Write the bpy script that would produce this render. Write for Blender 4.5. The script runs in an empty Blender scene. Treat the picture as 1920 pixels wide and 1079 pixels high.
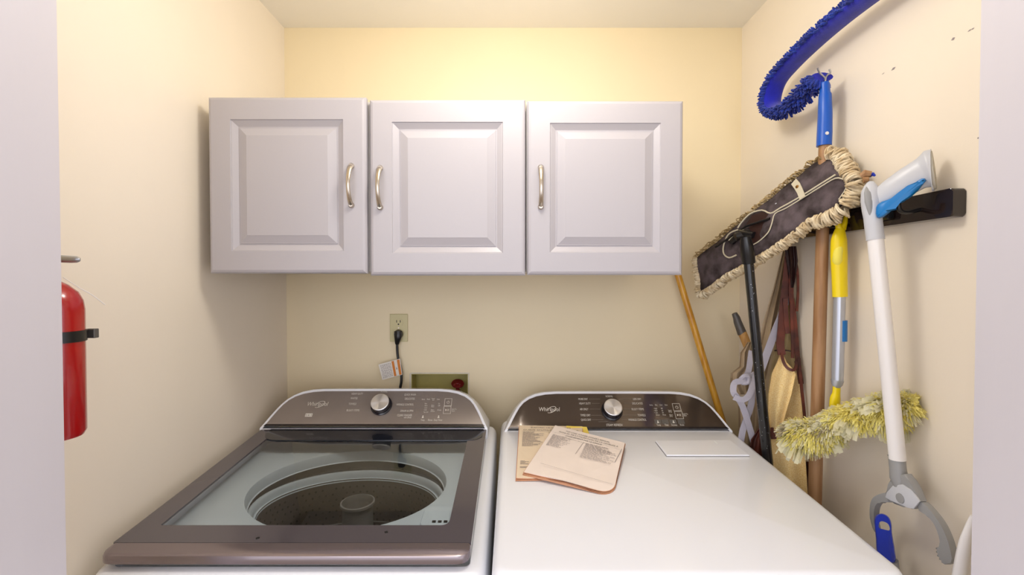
import bpy, bmesh, math, random
from mathutils import Vector, Matrix
random.seed(7)
PI = math.pi
SC = bpy.context.scene

# ---------------------------------------------------------------- camera
F = 850.0                       # focal length in pixels of the 1920 px wide frame
CAM_H = 1.43
PITCH = math.atan(15.0 / F)     # looks slightly down
cd = bpy.data.cameras.new('camera')
cd.sensor_fit = 'HORIZONTAL'; cd.sensor_width = 36.0; cd.lens = F * 36.0 / 1920.0
cd.clip_start = 0.02
cam = bpy.data.objects.new('camera', cd)
SC.collection.objects.link(cam)
cam.location = (0, 0, CAM_H)
cam.rotation_euler = (PI / 2 - PITCH, 0, 0)
SC.camera = cam

# ---------------------------------------------------------------- world, lights, exposure
w = bpy.data.worlds.new('room_daylight'); SC.world = w; w.use_nodes = True
bg = w.node_tree.nodes['Background']
bg.inputs['Color'].default_value = (0.91, 0.91, 1.0, 1)
bg.inputs['Strength'].default_value = 1.25

def point_light(name, loc, power, col, size):
    ld = bpy.data.lights.new(name, 'POINT'); ld.energy = power; ld.color = col; ld.shadow_soft_size = size
    o = bpy.data.objects.new(name, ld); o.location = loc; SC.collection.objects.link(o); return o

def area_light(name, loc, target, power, col, sx, sy):
    ld = bpy.data.lights.new(name, 'AREA'); ld.shape = 'RECTANGLE'; ld.size = sx; ld.size_y = sy
    ld.energy = power; ld.color = col
    o = bpy.data.objects.new(name, ld); o.location = loc
    o.rotation_euler = (Vector(target) - Vector(loc)).to_track_quat('-Z', 'Y').to_euler()
    SC.collection.objects.link(o); return o

point_light('closet_lamp', (0.0, 0.84, CAM_H + 0.72), 7.2, (1.0, 0.97, 0.92), 0.10)
area_light('room_fill', (-0.5, -2.6, 1.75), (0, 1.2, 1.1), 14.0, (0.92, 0.94, 1.0), 1.8, 1.4)  # added soft fill behind the camera for light from the room

SC.view_settings.view_transform = 'Standard'
try: SC.view_settings.look = 'None'
except Exception: pass
SC.view_settings.gamma = 1.0
SC.view_settings.use_curve_mapping = False
SC.view_settings.exposure = 0.60

# ---------------------------------------------------------------- geometry of the place
D = 1.65                        # back wall
XL, XR = -0.821, 0.829          # side walls
ZC = CAM_H + 0.908              # ceiling
YF0, YF1 = 0.54, 0.662          # thickness of the front wall with the opening
OL, OR = -0.660, 0.680          # opening
cp, sp = math.cos(PITCH), math.sin(PITCH)

def ray(px, py):
    u = (px - 960.0) / F; v = (539.5 - py) / F
    return Vector((u, cp + v * sp, -sp + v * cp))
def at(px, py, d):              # point at distance d from the camera wall
    r = ray(px, py); t = d / r.y
    return Vector((r.x * t, d, CAM_H + r.z * t))
def atx(px, py, X):
    r = ray(px, py); t = X / r.x
    return Vector((X, r.y * t, CAM_H + r.z * t))
def onplane(px, py, p0, n):
    r = ray(px, py); o = Vector((0, 0, CAM_H))
    t = (p0 - o).dot(n) / r.dot(n)
    return o + r * t
def proj(P):
    x, y, z = P.x, P.y, P.z - CAM_H
    dep = y * cp - z * sp; up = y * sp + z * cp
    return (960 + F * x / dep, 539.5 - F * up / dep)

# ---------------------------------------------------------------- materials
def srgb(r, g, b):
    f = lambda c: (c / 255 / 12.92) if c / 255 <= 0.04045 else ((c / 255 + 0.055) / 1.055) ** 2.4
    return (f(r), f(g), f(b), 1)

def mat(name, col, rough=0.5, metal=0.0, noise=0.0, nscale=20, bump=0.0, bscale=60, spec=0.5, coat=0.0,
        stretch=(1, 1, 1), col2=None, sheen=0.0, aniso=0.0, trans=0.0, distort=0.0):
    m = bpy.data.materials.new(name); m.use_nodes = True
    nt = m.node_tree; b = nt.nodes['Principled BSDF']
    b.inputs['Base Color'].default_value = col
    b.inputs['Roughness'].default_value = rough
    b.inputs['Metallic'].default_value = metal
    b.inputs['Specular IOR Level'].default_value = spec
    b.inputs['Coat Weight'].default_value = coat
    b.inputs['Coat Roughness'].default_value = 0.05
    b.inputs['Sheen Weight'].default_value = sheen
    b.inputs['Anisotropic'].default_value = aniso
    if noise or bump or col2:
        tc = nt.nodes.new('ShaderNodeTexCoord'); mp = nt.nodes.new('ShaderNodeMapping')
        mp.inputs['Scale'].default_value = stretch
        nt.links.new(tc.outputs['Object'], mp.inputs['Vector'])
    if noise or col2:
        n = nt.nodes.new('ShaderNodeTexNoise'); n.inputs['Scale'].default_value = nscale
        n.inputs['Detail'].default_value = 5; n.inputs['Distortion'].default_value = distort
        nt.links.new(mp.outputs['Vector'], n.inputs['Vector'])
        cr = nt.nodes.new('ShaderNodeValToRGB')
        c2 = col2 if col2 else tuple(max(0, c * (1 - noise)) for c in col[:3]) + (1,)
        cr.color_ramp.elements[0].color = c2; cr.color_ramp.elements[1].color = col
        cr.color_ramp.elements[0].position = 0.35; cr.color_ramp.elements[1].position = 0.65
        nt.links.new(n.outputs['Fac'], cr.inputs['Fac'])
        nt.links.new(cr.outputs['Color'], b.inputs['Base Color'])
    if bump:
        n2 = nt.nodes.new('ShaderNodeTexNoise'); n2.inputs['Scale'].default_value = bscale
        n2.inputs['Detail'].default_value = 4
        nt.links.new(mp.outputs['Vector'], n2.inputs['Vector'])
        bp = nt.nodes.new('ShaderNodeBump'); bp.inputs['Strength'].default_value = bump
        bp.inputs['Distance'].default_value = 0.002
        nt.links.new(n2.outputs['Fac'], bp.inputs['Height'])
        nt.links.new(bp.outputs['Normal'], b.inputs['Normal'])
    return m

M = {}
M['wall2'] = mat('pale_cream_side_wall', srgb(240, 229, 212), 0.55, noise=0.03, nscale=3, bump=0.08, bscale=120)  # side walls: less saturated cream than the back wall
M['wall'] = mat('cream_wall_paint', srgb(238, 223, 189), 0.55, noise=0.03, nscale=3, bump=0.08, bscale=120)
M['ceil'] = mat('ceiling_paint', srgb(246, 243, 236), 0.8, bump=0.1, bscale=90)
M['trim'] = mat('white_jamb_paint', srgb(208, 203, 208), 0.4, noise=0.03, nscale=12, stretch=(1, 1, 0.08), bump=0.15, bscale=70)
M['floor'] = mat('floor_vinyl', srgb(150, 130, 105), 0.4, noise=0.2, nscale=6, stretch=(8, 1, 1))
M['cab'] = mat('cabinet_laminate', srgb(178, 174, 179), 0.38, bump=0.04, bscale=200)
M['cabin'] = mat('cabinet_carcass', srgb(205, 200, 196), 0.5)
M['nickel'] = mat('brushed_nickel', srgb(196, 186, 172), 0.25, 1.0)
M['white'] = mat('white_enamel', srgb(243, 245, 252), 0.22, coat=0.3)
M['deck'] = mat('white_plastic_deck', srgb(232, 238, 240), 0.4)
M['console'] = mat('taupe_gloss_panel', srgb(156, 146, 140), 0.28, 0.45, noise=0.1, nscale=7, spec=0.6, coat=0.5)
M['console_d'] = mat('dark_gloss_panel', srgb(104, 90, 78), 0.10, 0.55, noise=0.12, nscale=7, spec=0.6, coat=0.6)
M['console_e'] = mat('dark_panel_edge', srgb(60, 54, 54), 0.25, 0.5)
M['lidframe'] = mat('lid_glass_border', srgb(92, 86, 92), 0.12, 0.25, coat=0.5)
M['lidlip'] = mat('lid_front_lip_metal', srgb(140, 128, 130), 0.2, 0.7, coat=0.3)
M['hinge'] = mat('navy_black_cover', srgb(34, 38, 48), 0.12, 0.2, coat=0.5)
M['print'] = mat('pale_print', srgb(225, 220, 210), 0.5)
M['printdim'] = mat('dim_print', srgb(150, 142, 130), 0.5)
M['button'] = mat('grey_button_print', srgb(96, 92, 86), 0.4)
M['black'] = mat('black_plastic', srgb(20, 19, 21), 0.3)
M['blackgloss'] = mat('black_gloss_plastic', srgb(38, 28, 26), 0.12, coat=0.4)
M['blackpaint'] = mat('black_painted_steel', srgb(12, 13, 18), 0.25, noise=0.0, coat=0.4)
M['knobside'] = mat('knob_side', srgb(26, 25, 34), 0.2)
M['silver'] = mat('grey_silver_metal', srgb(180, 182, 188), 0.3, 0.9)
M['steeld'] = mat('dark_steel', srgb(96, 92, 88), 0.45, 0.3)
M['plate'] = mat('ivory_plate', srgb(206, 196, 150), 0.4)
M['slot'] = mat('socket_slot', srgb(45, 35, 25), 0.6)
M['boxin'] = mat('outlet_box_lining', srgb(190, 178, 105), 0.6, noise=0.12, nscale=14)
M['plaster'] = mat('white_plaster_rim', srgb(226, 218, 200), 0.9, noise=0.1, nscale=60)
M['valve'] = mat('red_valve', srgb(120, 26, 26), 0.45)
M['brass'] = mat('brass', srgb(150, 110, 60), 0.35, 0.9)
M['paper'] = mat('pinkish_paper', srgb(246, 232, 222), 0.8, noise=0.04, nscale=14)
M['paper2'] = mat('cream_paper', srgb(238, 218, 190), 0.8, noise=0.05, nscale=14)
M['paperedge'] = mat('aged_page_edges', srgb(205, 150, 115), 0.8)
M['yellowpaper'] = mat('yellow_paper', srgb(232, 205, 90), 0.7)
M['ink'] = mat('grey_ink', srgb(150, 140, 140), 0.7)
M['inkd'] = mat('dark_ink', srgb(50, 46, 50), 0.7)
M['tagw'] = mat('white_tag', srgb(225, 220, 212), 0.6)
M['tago'] = mat('orange_print', srgb(205, 120, 30), 0.6)
M['red'] = mat('red_enamel', srgb(168, 3, 5), 0.25, coat=0.5)
M['wood'] = mat('reddish_wood', srgb(172, 132, 92), 0.5, col2=srgb(146, 104, 66), nscale=14, stretch=(6, 6, 0.6), bump=0.1)
M['woodpale'] = mat('pale_wood', srgb(206, 160, 92), 0.5, col2=srgb(176, 126, 66), nscale=14, stretch=(6, 6, 0.6))
M['woodyellow'] = mat('yellow_varnished_wood', srgb(228, 172, 60), 0.35, col2=srgb(196, 134, 34), nscale=14, stretch=(6, 6, 0.6), coat=0.2)
M['blue'] = mat('bright_blue_plastic', srgb(6, 84, 186), 0.35)
M['blued'] = mat('deep_blue_plastic', srgb(16, 52, 190), 0.35)
M['bluecloth'] = mat('royal_blue_microfibre', srgb(10, 22, 178), 0.85, noise=0.25, nscale=40, bump=0.4, bscale=300, sheen=0.3)
M['bluefib'] = mat('blue_chenille', srgb(8, 56, 176), 0.9, col2=srgb(4, 28, 118), nscale=60, sheen=0.3)
M['canvas'] = mat('dirty_grey_canvas', srgb(96, 84, 88), 0.95, col2=srgb(48, 38, 38), nscale=26, bump=0.5, bscale=350)
M['canvasedge'] = mat('cream_seam', srgb(205, 196, 172), 0.9)
M['yarn'] = mat('cotton_yarn', srgb(238, 224, 194), 0.95, col2=srgb(196, 172, 132), nscale=50)
M['yarntip'] = mat('dusty_yarn', srgb(196, 170, 122), 0.95, col2=srgb(140, 116, 76), nscale=50)
M['yellow'] = mat('yellow_plastic', srgb(238, 212, 8), 0.35)
M['yellowpale'] = mat('pale_yellow_grip', srgb(240, 226, 92), 0.6)
M['tubegrey'] = mat('silver_tube', srgb(186, 190, 200), 0.3, 0.6)
M['tubeclear'] = mat('clear_grey_tube', srgb(205, 200, 190), 0.25, 0.1)
M['sticker'] = mat('blue_sticker', srgb(20, 110, 180), 0.4)
M['fluff'] = mat('yellow_fluff', srgb(255, 249, 176), 0.9, col2=srgb(248, 236, 128), nscale=40, sheen=0.4)
M['fluffw'] = mat('cream_fluff', srgb(250, 247, 226), 0.9, col2=srgb(232, 227, 190), nscale=40)
for k_ in ('fluff', 'fluffw'):
    nt = M[k_].node_tree; pb = nt.nodes['Principled BSDF']; out = [n for n in nt.nodes if n.type == 'OUTPUT_MATERIAL'][0]
    tl = nt.nodes.new('ShaderNodeBsdfTranslucent'); mx = nt.nodes.new('ShaderNodeMixShader'); mx.inputs['Fac'].default_value = 0.45
    src = pb.inputs['Base Color'].links[0].from_socket
    nt.links.new(src, tl.inputs['Color']); nt.links.new(pb.outputs[0], mx.inputs[1]); nt.links.new(tl.outputs[0], mx.inputs[2]); nt.links.new(mx.outputs[0], out.inputs['Surface'])
M['fluffg'] = mat('dusty_fluff', srgb(170, 158, 130), 0.95)
M['reachg'] = mat('light_grey_plastic', srgb(196, 198, 204), 0.35)
M['reachm'] = mat('mid_grey_plastic', srgb(148, 148, 148), 0.4)
M['reachw'] = mat('white_tube', srgb(236, 233, 232), 0.28)
M['capgrey'] = mat('warm_grey_cap', srgb(184, 180, 168), 0.6)
M['trigger'] = mat('teal_blue_plastic', srgb(10, 118, 190), 0.35)
M['apron'] = mat('beige_canvas', srgb(178, 156, 126), 0.95, noise=0.1, nscale=24, bump=0.3, bscale=400)
M['khaki'] = mat('khaki_cloth', srgb(168, 146, 104), 0.95, noise=0.15, nscale=20, bump=0.3, bscale=400)
M['strap'] = mat('lilac_grey_webbing', srgb(178, 174, 186), 0.9, bump=0.3, bscale=400)
M['leather'] = mat('red_brown_leather', srgb(112, 50, 32), 0.5, col2=srgb(62, 26, 18), nscale=18)
M['leatherd'] = mat('dark_leather', srgb(46, 20, 16), 0.5)
M['suede'] = mat('yellow_suede', srgb(255, 230, 172), 0.95, col2=srgb(238, 200, 128), nscale=420, bump=1.0, bscale=260, sheen=0.3)
M['agit'] = mat('grey_agitator', srgb(140, 134, 128), 0.4)
M['lamp'] = mat('lamp_white', srgb(240, 236, 228), 0.5)

# radially brushed knob face
def knob_face():
    m = bpy.data.materials.new('spun_aluminium'); m.use_nodes = True
    nt = m.node_tree; b = nt.nodes['Principled BSDF']
    b.inputs['Metallic'].default_value = 0.8; b.inputs['Roughness'].default_value = 0.36
    b.inputs['Base Color'].default_value = srgb(236, 234, 232)
    b.inputs['Anisotropic'].default_value = 0.9
    tg = nt.nodes.new('ShaderNodeTangent'); tg.direction_type = 'RADIAL'; tg.axis = 'Z'
    nt.links.new(tg.outputs['Tangent'], b.inputs['Tangent'])
    return m
M['knob'] = knob_face()

# perforated basket steel
def basket_mat():
    m = bpy.data.materials.new('perforated_basket_steel'); m.use_nodes = True
    nt = m.node_tree; b = nt.nodes['Principled BSDF']
    b.inputs['Metallic'].default_value = 0.7; b.inputs['Roughness'].default_value = 0.4
    b.inputs['Base Color'].default_value = srgb(120, 110, 102)
    return m
M['basket'] = basket_mat()

# thin window glass: clear sheet with a fresnel reflection
def glass_mat():
    m = bpy.data.materials.new('lid_glass'); m.use_nodes = True
    nt = m.node_tree
    for n in list(nt.nodes):
        if n.type != 'OUTPUT_MATERIAL': nt.nodes.remove(n)
    out = [n for n in nt.nodes if n.type == 'OUTPUT_MATERIAL'][0]
    tr = nt.nodes.new('ShaderNodeBsdfTransparent'); tr.inputs['Color'].default_value = (0.87, 0.92, 0.96, 1)
    gl = nt.nodes.new('ShaderNodeBsdfGlossy'); gl.inputs['Roughness'].default_value = 0.02
    fr = nt.nodes.new('ShaderNodeFresnel'); fr.inputs['IOR'].default_value = 1.5
    mu = nt.nodes.new('ShaderNodeMath'); mu.operation = 'MULTIPLY'; mu.inputs[1].default_value = 1.5; mu.use_clamp = True
    nt.links.new(fr.outputs['Fac'], mu.inputs[0])
    mx = nt.nodes.new('ShaderNodeMixShader')
    nt.links.new(mu.outputs[0], mx.inputs['Fac'])
    nt.links.new(tr.outputs[0], mx.inputs[1]); nt.links.new(gl.outputs[0], mx.inputs[2])
    nt.links.new(mx.outputs[0], out.inputs['Surface'])
    return m
M['glass'] = glass_mat()

# ---------------------------------------------------------------- object helpers
def wpos(o):
    v = Vector((0, 0, 0))
    while o: v += Vector(o.location); o = o.parent
    return v

def obj(name, bm, m, parent=None, smooth=False, loc=None, flat_angle=None):
    """link a bmesh given in world coordinates as one object"""
    off = wpos(parent) if parent else Vector((0, 0, 0))
    if loc is None: loc = Vector((0, 0, 0)) if parent else None
    if loc is None:
        xs = [v.co for v in bm.verts]
        loc = Vector(((min(c.x for c in xs) + max(c.x for c in xs)) / 2, (min(c.y for c in xs) + max(c.y for c in xs)) / 2, min(c.z for c in xs)))
    bmesh.ops.translate(bm, verts=bm.verts[:], vec=-(off + Vector(loc)))
    bmesh.ops.recalc_face_normals(bm, faces=bm.faces[:])
    me = bpy.data.meshes.new(name); bm.to_mesh(me); bm.free()
    mats = m if isinstance(m, (list, tuple)) else [m]
    for x in mats: me.materials.append(x)
    if smooth:
        me.polygons.foreach_set('use_smooth', [True] * len(me.polygons))
        if flat_angle is None: flat_angle = 40
        try: me.set_sharp_from_angle(angle=math.radians(flat_angle))
        except Exception: pass
    o = bpy.data.objects.new(name, me); SC.collection.objects.link(o)
    o.location = loc
    if parent: o.parent = parent
    return o

def thing(name, label, cat, loc, group=None):
    o = bpy.data.objects.new(name, None); SC.collection.objects.link(o)
    o.location = loc; o.empty_display_size = 0.05
    o['label'] = label; o['category'] = cat
    if group: o['group'] = group
    return o
def tag(o, label, cat, group=None):
    o['label'] = label; o['category'] = cat
    if group: o['group'] = group
    return o
def struct(name, bm, m, smooth=False):
    o = obj(name, bm, m, smooth=smooth); o['kind'] = 'structure'; return o
def N(): return bmesh.new()

def box(bm, x0, x1, y0, y1, z0, z1, bev=0, seg=2):
    vs = [bm.verts.new((x, y, z)) for x in (x0, x1) for y in (y0, y1) for z in (z0, z1)]
    fs = [(0, 1, 3, 2), (4, 6, 7, 5), (0, 4, 5, 1), (2, 3, 7, 6), (0, 2, 6, 4), (1, 5, 7, 3)]
    faces = [bm.faces.new([vs[i] for i in f]) for f in fs]
    if bev:
        es = list({e for f in faces for e in f.edges})
        bmesh.ops.bevel(bm, geom=es, offset=bev, segments=seg, affect='EDGES', profile=0.5)
    return bm

def frames(pts, up=None):
    T = []
    n = len(pts)
    for i in range(n):
        a = pts[max(0, i - 1)]; b = pts[min(n - 1, i + 1)]
        T.append((b - a).normalized())
    u = Vector(up) if up is not None else (Vector((0, 0, 1)) if abs(T[0].z) < 0.9 else Vector((1, 0, 0)))
    out = []
    for i in range(n):
        if up is not None: u = Vector(up)
        a = u - T[i] * u.dot(T[i])
        if a.length < 1e-6: a = T[i].orthogonal()
        a.normalize(); b = T[i].cross(a).normalized(); u = a
        out.append((a, b))
    return out

def smooth_path(pts, k=4):
    """Catmull-Rom through the points"""
    pts = [Vector(p) for p in pts]; out = []
    n = len(pts)
    for i in range(n - 1):
        p0 = pts[max(0, i - 1)]; p1 = pts[i]; p2 = pts[i + 1]; p3 = pts[min(n - 1, i + 2)]
        for j in range(k):
            t = j / k
            out.append(0.5 * ((2 * p1) + (p2 - p0) * t + (2 * p0 - 5 * p1 + 4 * p2 - p3) * t * t + (3 * p1 - p0 - 3 * p2 + p3) * t ** 3))
    out.append(pts[-1]); return out

def lerp_list(vals, n):
    out = []
    for i in range(n):
        t = i / (n - 1) * (len(vals) - 1); a = int(t); b = min(a + 1, len(vals) - 1); f = t - a
        out.append(vals[a] * (1 - f) + vals[b] * f)
    return out

def tube(bm, pts, r, n=12, cap=True, up=None, ratio=1.0, square=False):
    """sweep a circle / ellipse (radius r along 'up', r*ratio across) along pts"""
    pts = [Vector(p) for p in pts]
    rs = r if isinstance(r, (list, tuple)) else [r] * len(pts)
    if len(rs) != len(pts): rs = lerp_list(list(rs), len(pts))
    fr = frames(pts, up); rings = []
    for p, rr, (a, b) in zip(pts, rs, fr):
        if square:
            rings.append([bm.verts.new(p + a * rr * sx + b * rr * ratio * sy) for sx, sy in ((1, 1), (-1, 1), (-1, -1), (1, -1))])
        else:
            rings.append([bm.verts.new(p + a * rr * math.cos(2 * PI * k / n) + b * rr * ratio * math.sin(2 * PI * k / n)) for k in range(n)])
    m_ = len(rings[0])
    for i in range(len(rings) - 1):
        for k in range(m_):
            bm.faces.new((rings[i][k], rings[i][(k + 1) % m_], rings[i + 1][(k + 1) % m_], rings[i + 1][k]))
    if cap:
        bm.faces.new(rings[0][::-1]); bm.faces.new(rings[-1])
    return bm

def lathe(bm, prof, origin, axis=(0, 0, 1), n=32, cap0=False, cap1=False, squash=1.0):
    axis = Vector(axis).normalized(); a = axis.orthogonal().normalized()
    if abs(axis.z) > 0.99: a = Vector((1, 0, 0))
    b = axis.cross(a).normalized(); o = Vector(origin); rings = []
    for r, h in prof:
        rings.append([bm.verts.new(o + axis * h + (a * math.cos(2 * PI * k / n) + b * squash * math.sin(2 * PI * k / n)) * r) for k in range(n)])
    for i in range(len(rings) - 1):
        for k in range(n):
            bm.faces.new((rings[i][k], rings[i][(k + 1) % n], rings[i + 1][(k + 1) % n], rings[i + 1][k]))
    if cap0: bm.faces.new(rings[0][::-1])
    if cap1: bm.faces.new(rings[-1])
    return bm

def prism(bm, poly, ext, bev=0):
    """poly: list of points; ext: extrusion vector"""
    ext = Vector(ext)
    a = [bm.verts.new(Vector(p)) for p in poly]; b = [bm.verts.new(Vector(p) + ext) for p in poly]
    fs = [bm.faces.new(a), bm.faces.new(b[::-1])]
    n = len(a)
    for i in range(n): fs.append(bm.faces.new((a[i], b[i], b[(i + 1) % n], a[(i + 1) % n])))
    if bev:
        es = list({e for f in fs[:2] for e in f.edges})
        bmesh.ops.bevel(bm, geom=es, offset=bev, segments=2, affect='EDGES', profile=0.5)
    return bm

def loopbridge(bm, loops, close=False):
    """bridge successive loops of equal length (closed loops)"""
    vs = [[bm.verts.new(Vector(p)) for p in l] for l in loops]
    n = len(vs[0]); m_ = len(vs)
    for i in range(m_ if close else m_ - 1):
        j = (i + 1) % m_
        for k in range(n):
            bm.faces.new((vs[i][k], vs[i][(k + 1) % n], vs[j][(k + 1) % n], vs[j][k]))
    return vs

def rrect(x0, x1, y0, y1, r, k=5):
    """rounded rectangle in 2D; r may be 4 values (x1y1, x0y1, x0y0, x1y0)"""
    rs = r if isinstance(r, (list, tuple)) else [r] * 4
    out = []
    for (cx, cy, a0, rr) in ((x1 - rs[0], y1 - rs[0], 0, rs[0]), (x0 + rs[1], y1 - rs[1], 90, rs[1]), (x0 + rs[2], y0 + rs[2], 180, rs[2]), (x1 - rs[3], y0 + rs[3], 270, rs[3])):
        for i in range(k + 1):
            t = math.radians(a0 + 90 * i / k); out.append((cx + rr * math.cos(t), cy + rr * math.sin(t)))
    return out

def text_into(bm, s, origin, ex, ey, h, align='CENTER', shear=0.0, lift=0.0008, width=None):
    """lettering of cap height h whose middle sits at origin; ex, ey span its plane"""
    cu = bpy.data.curves.new('t', 'FONT'); cu.body = s; cu.resolution_u = 2; cu.size = 1.0; cu.shear = shear
    cu.align_x = align
    ob = bpy.data.objects.new('t', cu); SC.collection.objects.link(ob)
    dg = bpy.context.evaluated_depsgraph_get(); dg.update()
    me = bpy.data.meshes.new_from_object(ob.evaluated_get(dg))
    bpy.data.objects.remove(ob); bpy.data.curves.remove(cu)
    if not len(me.vertices):
        bpy.data.meshes.remove(me); return
    sc = h / 0.70
    xs = [v.co.x for v in me.vertices]
    sx = sc
    if width: sx = width / max(1e-6, (max(xs) - min(xs)))
    ex = Vector(ex); ey = Vector(ey); nz = ex.cross(ey).normalized()
    o = Vector(origin) + nz * lift
    for v in me.vertices:
        c = v.co.copy(); v.co = o + ex * (c.x * sx) + ey * ((c.y - 0.35) * sc)
    bm.from_mesh(me); bpy.data.meshes.remove(me)

def quad_on(bm, c, ex, ey, w_, h_, lift=0.0008):
    ex = Vector(ex); ey = Vector(ey); nz = ex.cross(ey).normalized(); c = Vector(c) + nz * lift
    vs = [bm.verts.new(c + ex * (w_ / 2 * a) + ey * (h_ / 2 * b)) for a, b in ((-1, -1), (1, -1), (1, 1), (-1, 1))]
    bm.faces.new(vs)
def frame_on(bm, c, ex, ey, w_, h_, t, lift=0.0008):
    for (dx, dy, ww, hh) in ((0, h_ / 2, w_ + t, t), (0, -h_ / 2, w_ + t, t), (-w_ / 2, 0, t, h_), (w_ / 2, 0, t, h_)):
        quad_on(bm, Vector(c) + Vector(ex) * dx + Vector(ey) * dy, ex, ey, ww, hh, lift)

# ================================================================ STRUCTURE
T = 0.1
# back wall with the hole for the washer supply box
HX0, HX1 = at(771, 720, D).x, at(878, 720, D).x
HZ1 = at(820, 701, D).z; HZ0 = HZ1 - 0.16
bm = N()
box(bm, XL - T, HX0, D, D + T, 0, ZC); box(bm, HX1, XR + T, D, D + T, 0, ZC)
box(bm, HX0, HX1, D, D + T, 0, HZ0); box(bm, HX0, HX1, D, D + T, HZ1, ZC)
struct('wall_back', bm, M['wall'])
struct('wall_left', box(N(), XL - T, XL, YF0, D + T, 0, ZC), M['wall2'])
struct('wall_right', box(N(), XR, XR + T, YF0, D + T, 0, ZC), M['wall2'])
struct('ceiling', box(N(), -2.6, 2.6, -3.2, D + T, ZC, ZC + 0.08), M['ceil'])
struct('floor', box(N(), -2.6, 2.6, -3.2, D + T, -0.08, 0), M['floor'])
HEAD = 2.06
bm = N(); box(bm, -2.6, OL - 0.02, YF0, YF1, 0, ZC); box(bm, OR + 0.02, 2.6, YF0, YF1, 0, ZC); box(bm, OL - 0.02, OR + 0.02, YF0, YF1, HEAD + 0.02, ZC)
struct('wall_front', bm, M['wall'])
def jamb(name, x0, x1):
    bm = N(); box(bm, x0, x1, YF0 - 0.004, YF1 + 0.004, 0, HEAD, 0.002, 1); struct(name, bm, M['trim'])
jamb('trim_1', OL - 0.02, OL); jamb('trim_2', OR, OR + 0.02)
struct('trim_3', box(N(), OL - 0.02, OR + 0.02, YF0 - 0.004, YF1 + 0.004, HEAD, HEAD + 0.02), M['trim'])
# casing on the room side
bm = N()
box(bm, OL - 0.085, OL - 0.006, YF0 - 0.018, YF0 - 0.0045, 0, HEAD + 0.08, 0.004, 2)
struct('trim_4', bm, M['trim'])
bm = N()
box(bm, OR + 0.006, OR + 0.085, YF0 - 0.018, YF0 - 0.0045, 0, HEAD + 0.08, 0.004, 2)
struct('trim_5', bm, M['trim'])

# ceiling lamp holder above the machines (just above the frame)
lt = thing('ceiling_light', 'round white ceiling light holder above the washer and dryer', 'ceiling light', (0, 0.84, ZC))
bm = N(); lathe(bm, [(0.0, 0), (0.075, 0), (0.075, -0.012), (0.055, -0.022), (0.03, -0.03), (0.0, -0.03)], (0, 0.84, ZC), n=32)
obj('canopy', bm, M['lamp'], lt, True)

# ================================================================ CABINETS
SD = 1.175                      # plane of the door faces
def cab_door(parent, px0, px1, py0, py1, d, name='door'):
    a = at(px0, py0, d); b = at(px1, py1, d)
    x0, x1, z1, z0 = a.x, b.x, a.z, b.z
    prof = [(0.0, 0.020), (0.0, 0.007), (0.0035, 0.002), (0.009, 0.0), (0.058, 0.0), (0.0592, 0.0028), (0.0610, 0.0032), (0.0735, 0.0105), (0.0765, 0.0108), (0.0775, 0.0088), (0.079, 0.0088), (0.0975, 0.0022), (0.0985, 0.0016)]
    loops = []
    for ins, dep in prof:
        loops.append([(x0 + ins, d + dep, z0 + ins), (x1 - ins, d + dep, z0 + ins), (x1 - ins, d + dep, z1 - ins), (x0 + ins, d + dep, z1 - ins)])
    bm = N(); vs = loopbridge(bm, loops)
    bm.faces.new(vs[0][::-1]); bm.faces.new(vs[-1])
    return obj(name, bm, M['cab'], parent), (x0, x1, z0, z1)

def cab_handle(parent, px, py0, py1, d):
    a = at(px, py0, d); b = at(px, py1, d)
    x, zt, zb = a.x, a.z, b.z; L = zt - zb
    pts = []; rs = []
    for i in range(21):
        t = i / 20
        z = zb + L * t
        out = 0.026 * (math.sin(PI * t) ** 0.6)
        pts.append(Vector((x, d - 0.001 - out, z)))
        rs.append(0.0052 + 0.0022 * abs(2 * t - 1) ** 2 + (0.0012 * (t - 0.5)))
    bm = N(); tube(bm, pts, rs, 12, up=(1, 0, 0), ratio=0.62)
    for z in (zb + 0.001, zt - 0.001):
        lathe(bm, [(0.0075, 0), (0.0078, 0.004), (0.005, 0.009)], (x, d + 0.0005, z), (0, -1, 0), 16, True, True)
    return obj('handle', bm, M['nickel'], parent, True)

cx_split = at(986.5, 300, SD).x
cb0 = at(388, 182, SD); cb1 = at(1280, 516, SD)
zt, zb = cb0.z - 0.004, at(800, 514, SD).z + 0.006
c1 = thing('wall_cabinet', 'light grey two-door wall cabinet with raised panels above the washer', 'cabinet', ((cb0.x + cx_split) / 2, 1.4, zb))
bm = N(); box(bm, cb0.x + 0.004, cx_split - 0.001, SD + 0.0225, D - 0.001, zb, zt, 0.001, 1); obj('carcass', bm, M['cabin'], c1)
d1, _ = cab_door(c1, 388, 687, 181, 513, SD - 0.004); cab_handle(d1, 659, 311, 386, SD - 0.004)
d2, _ = cab_door(c1, 692, 985, 186, 517, SD); cab_handle(d2, 713, 315, 390, SD)
c2 = thing('wall_cabinet', 'light grey single-door wall cabinet with raised panel beside the dust mop', 'cabinet', ((cb1.x + cx_split) / 2, 1.4, zb))
bm = N(); box(bm, cx_split + 0.001, cb1.x - 0.003, SD + 0.0225, D - 0.001, zb, zt, 0.001, 1); obj('carcass', bm, M['cabin'], c2)
d3, _ = cab_door(c2, 989, 1280, 188, 516, SD); cab_handle(d3, 1014, 314, 389, SD)

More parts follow.
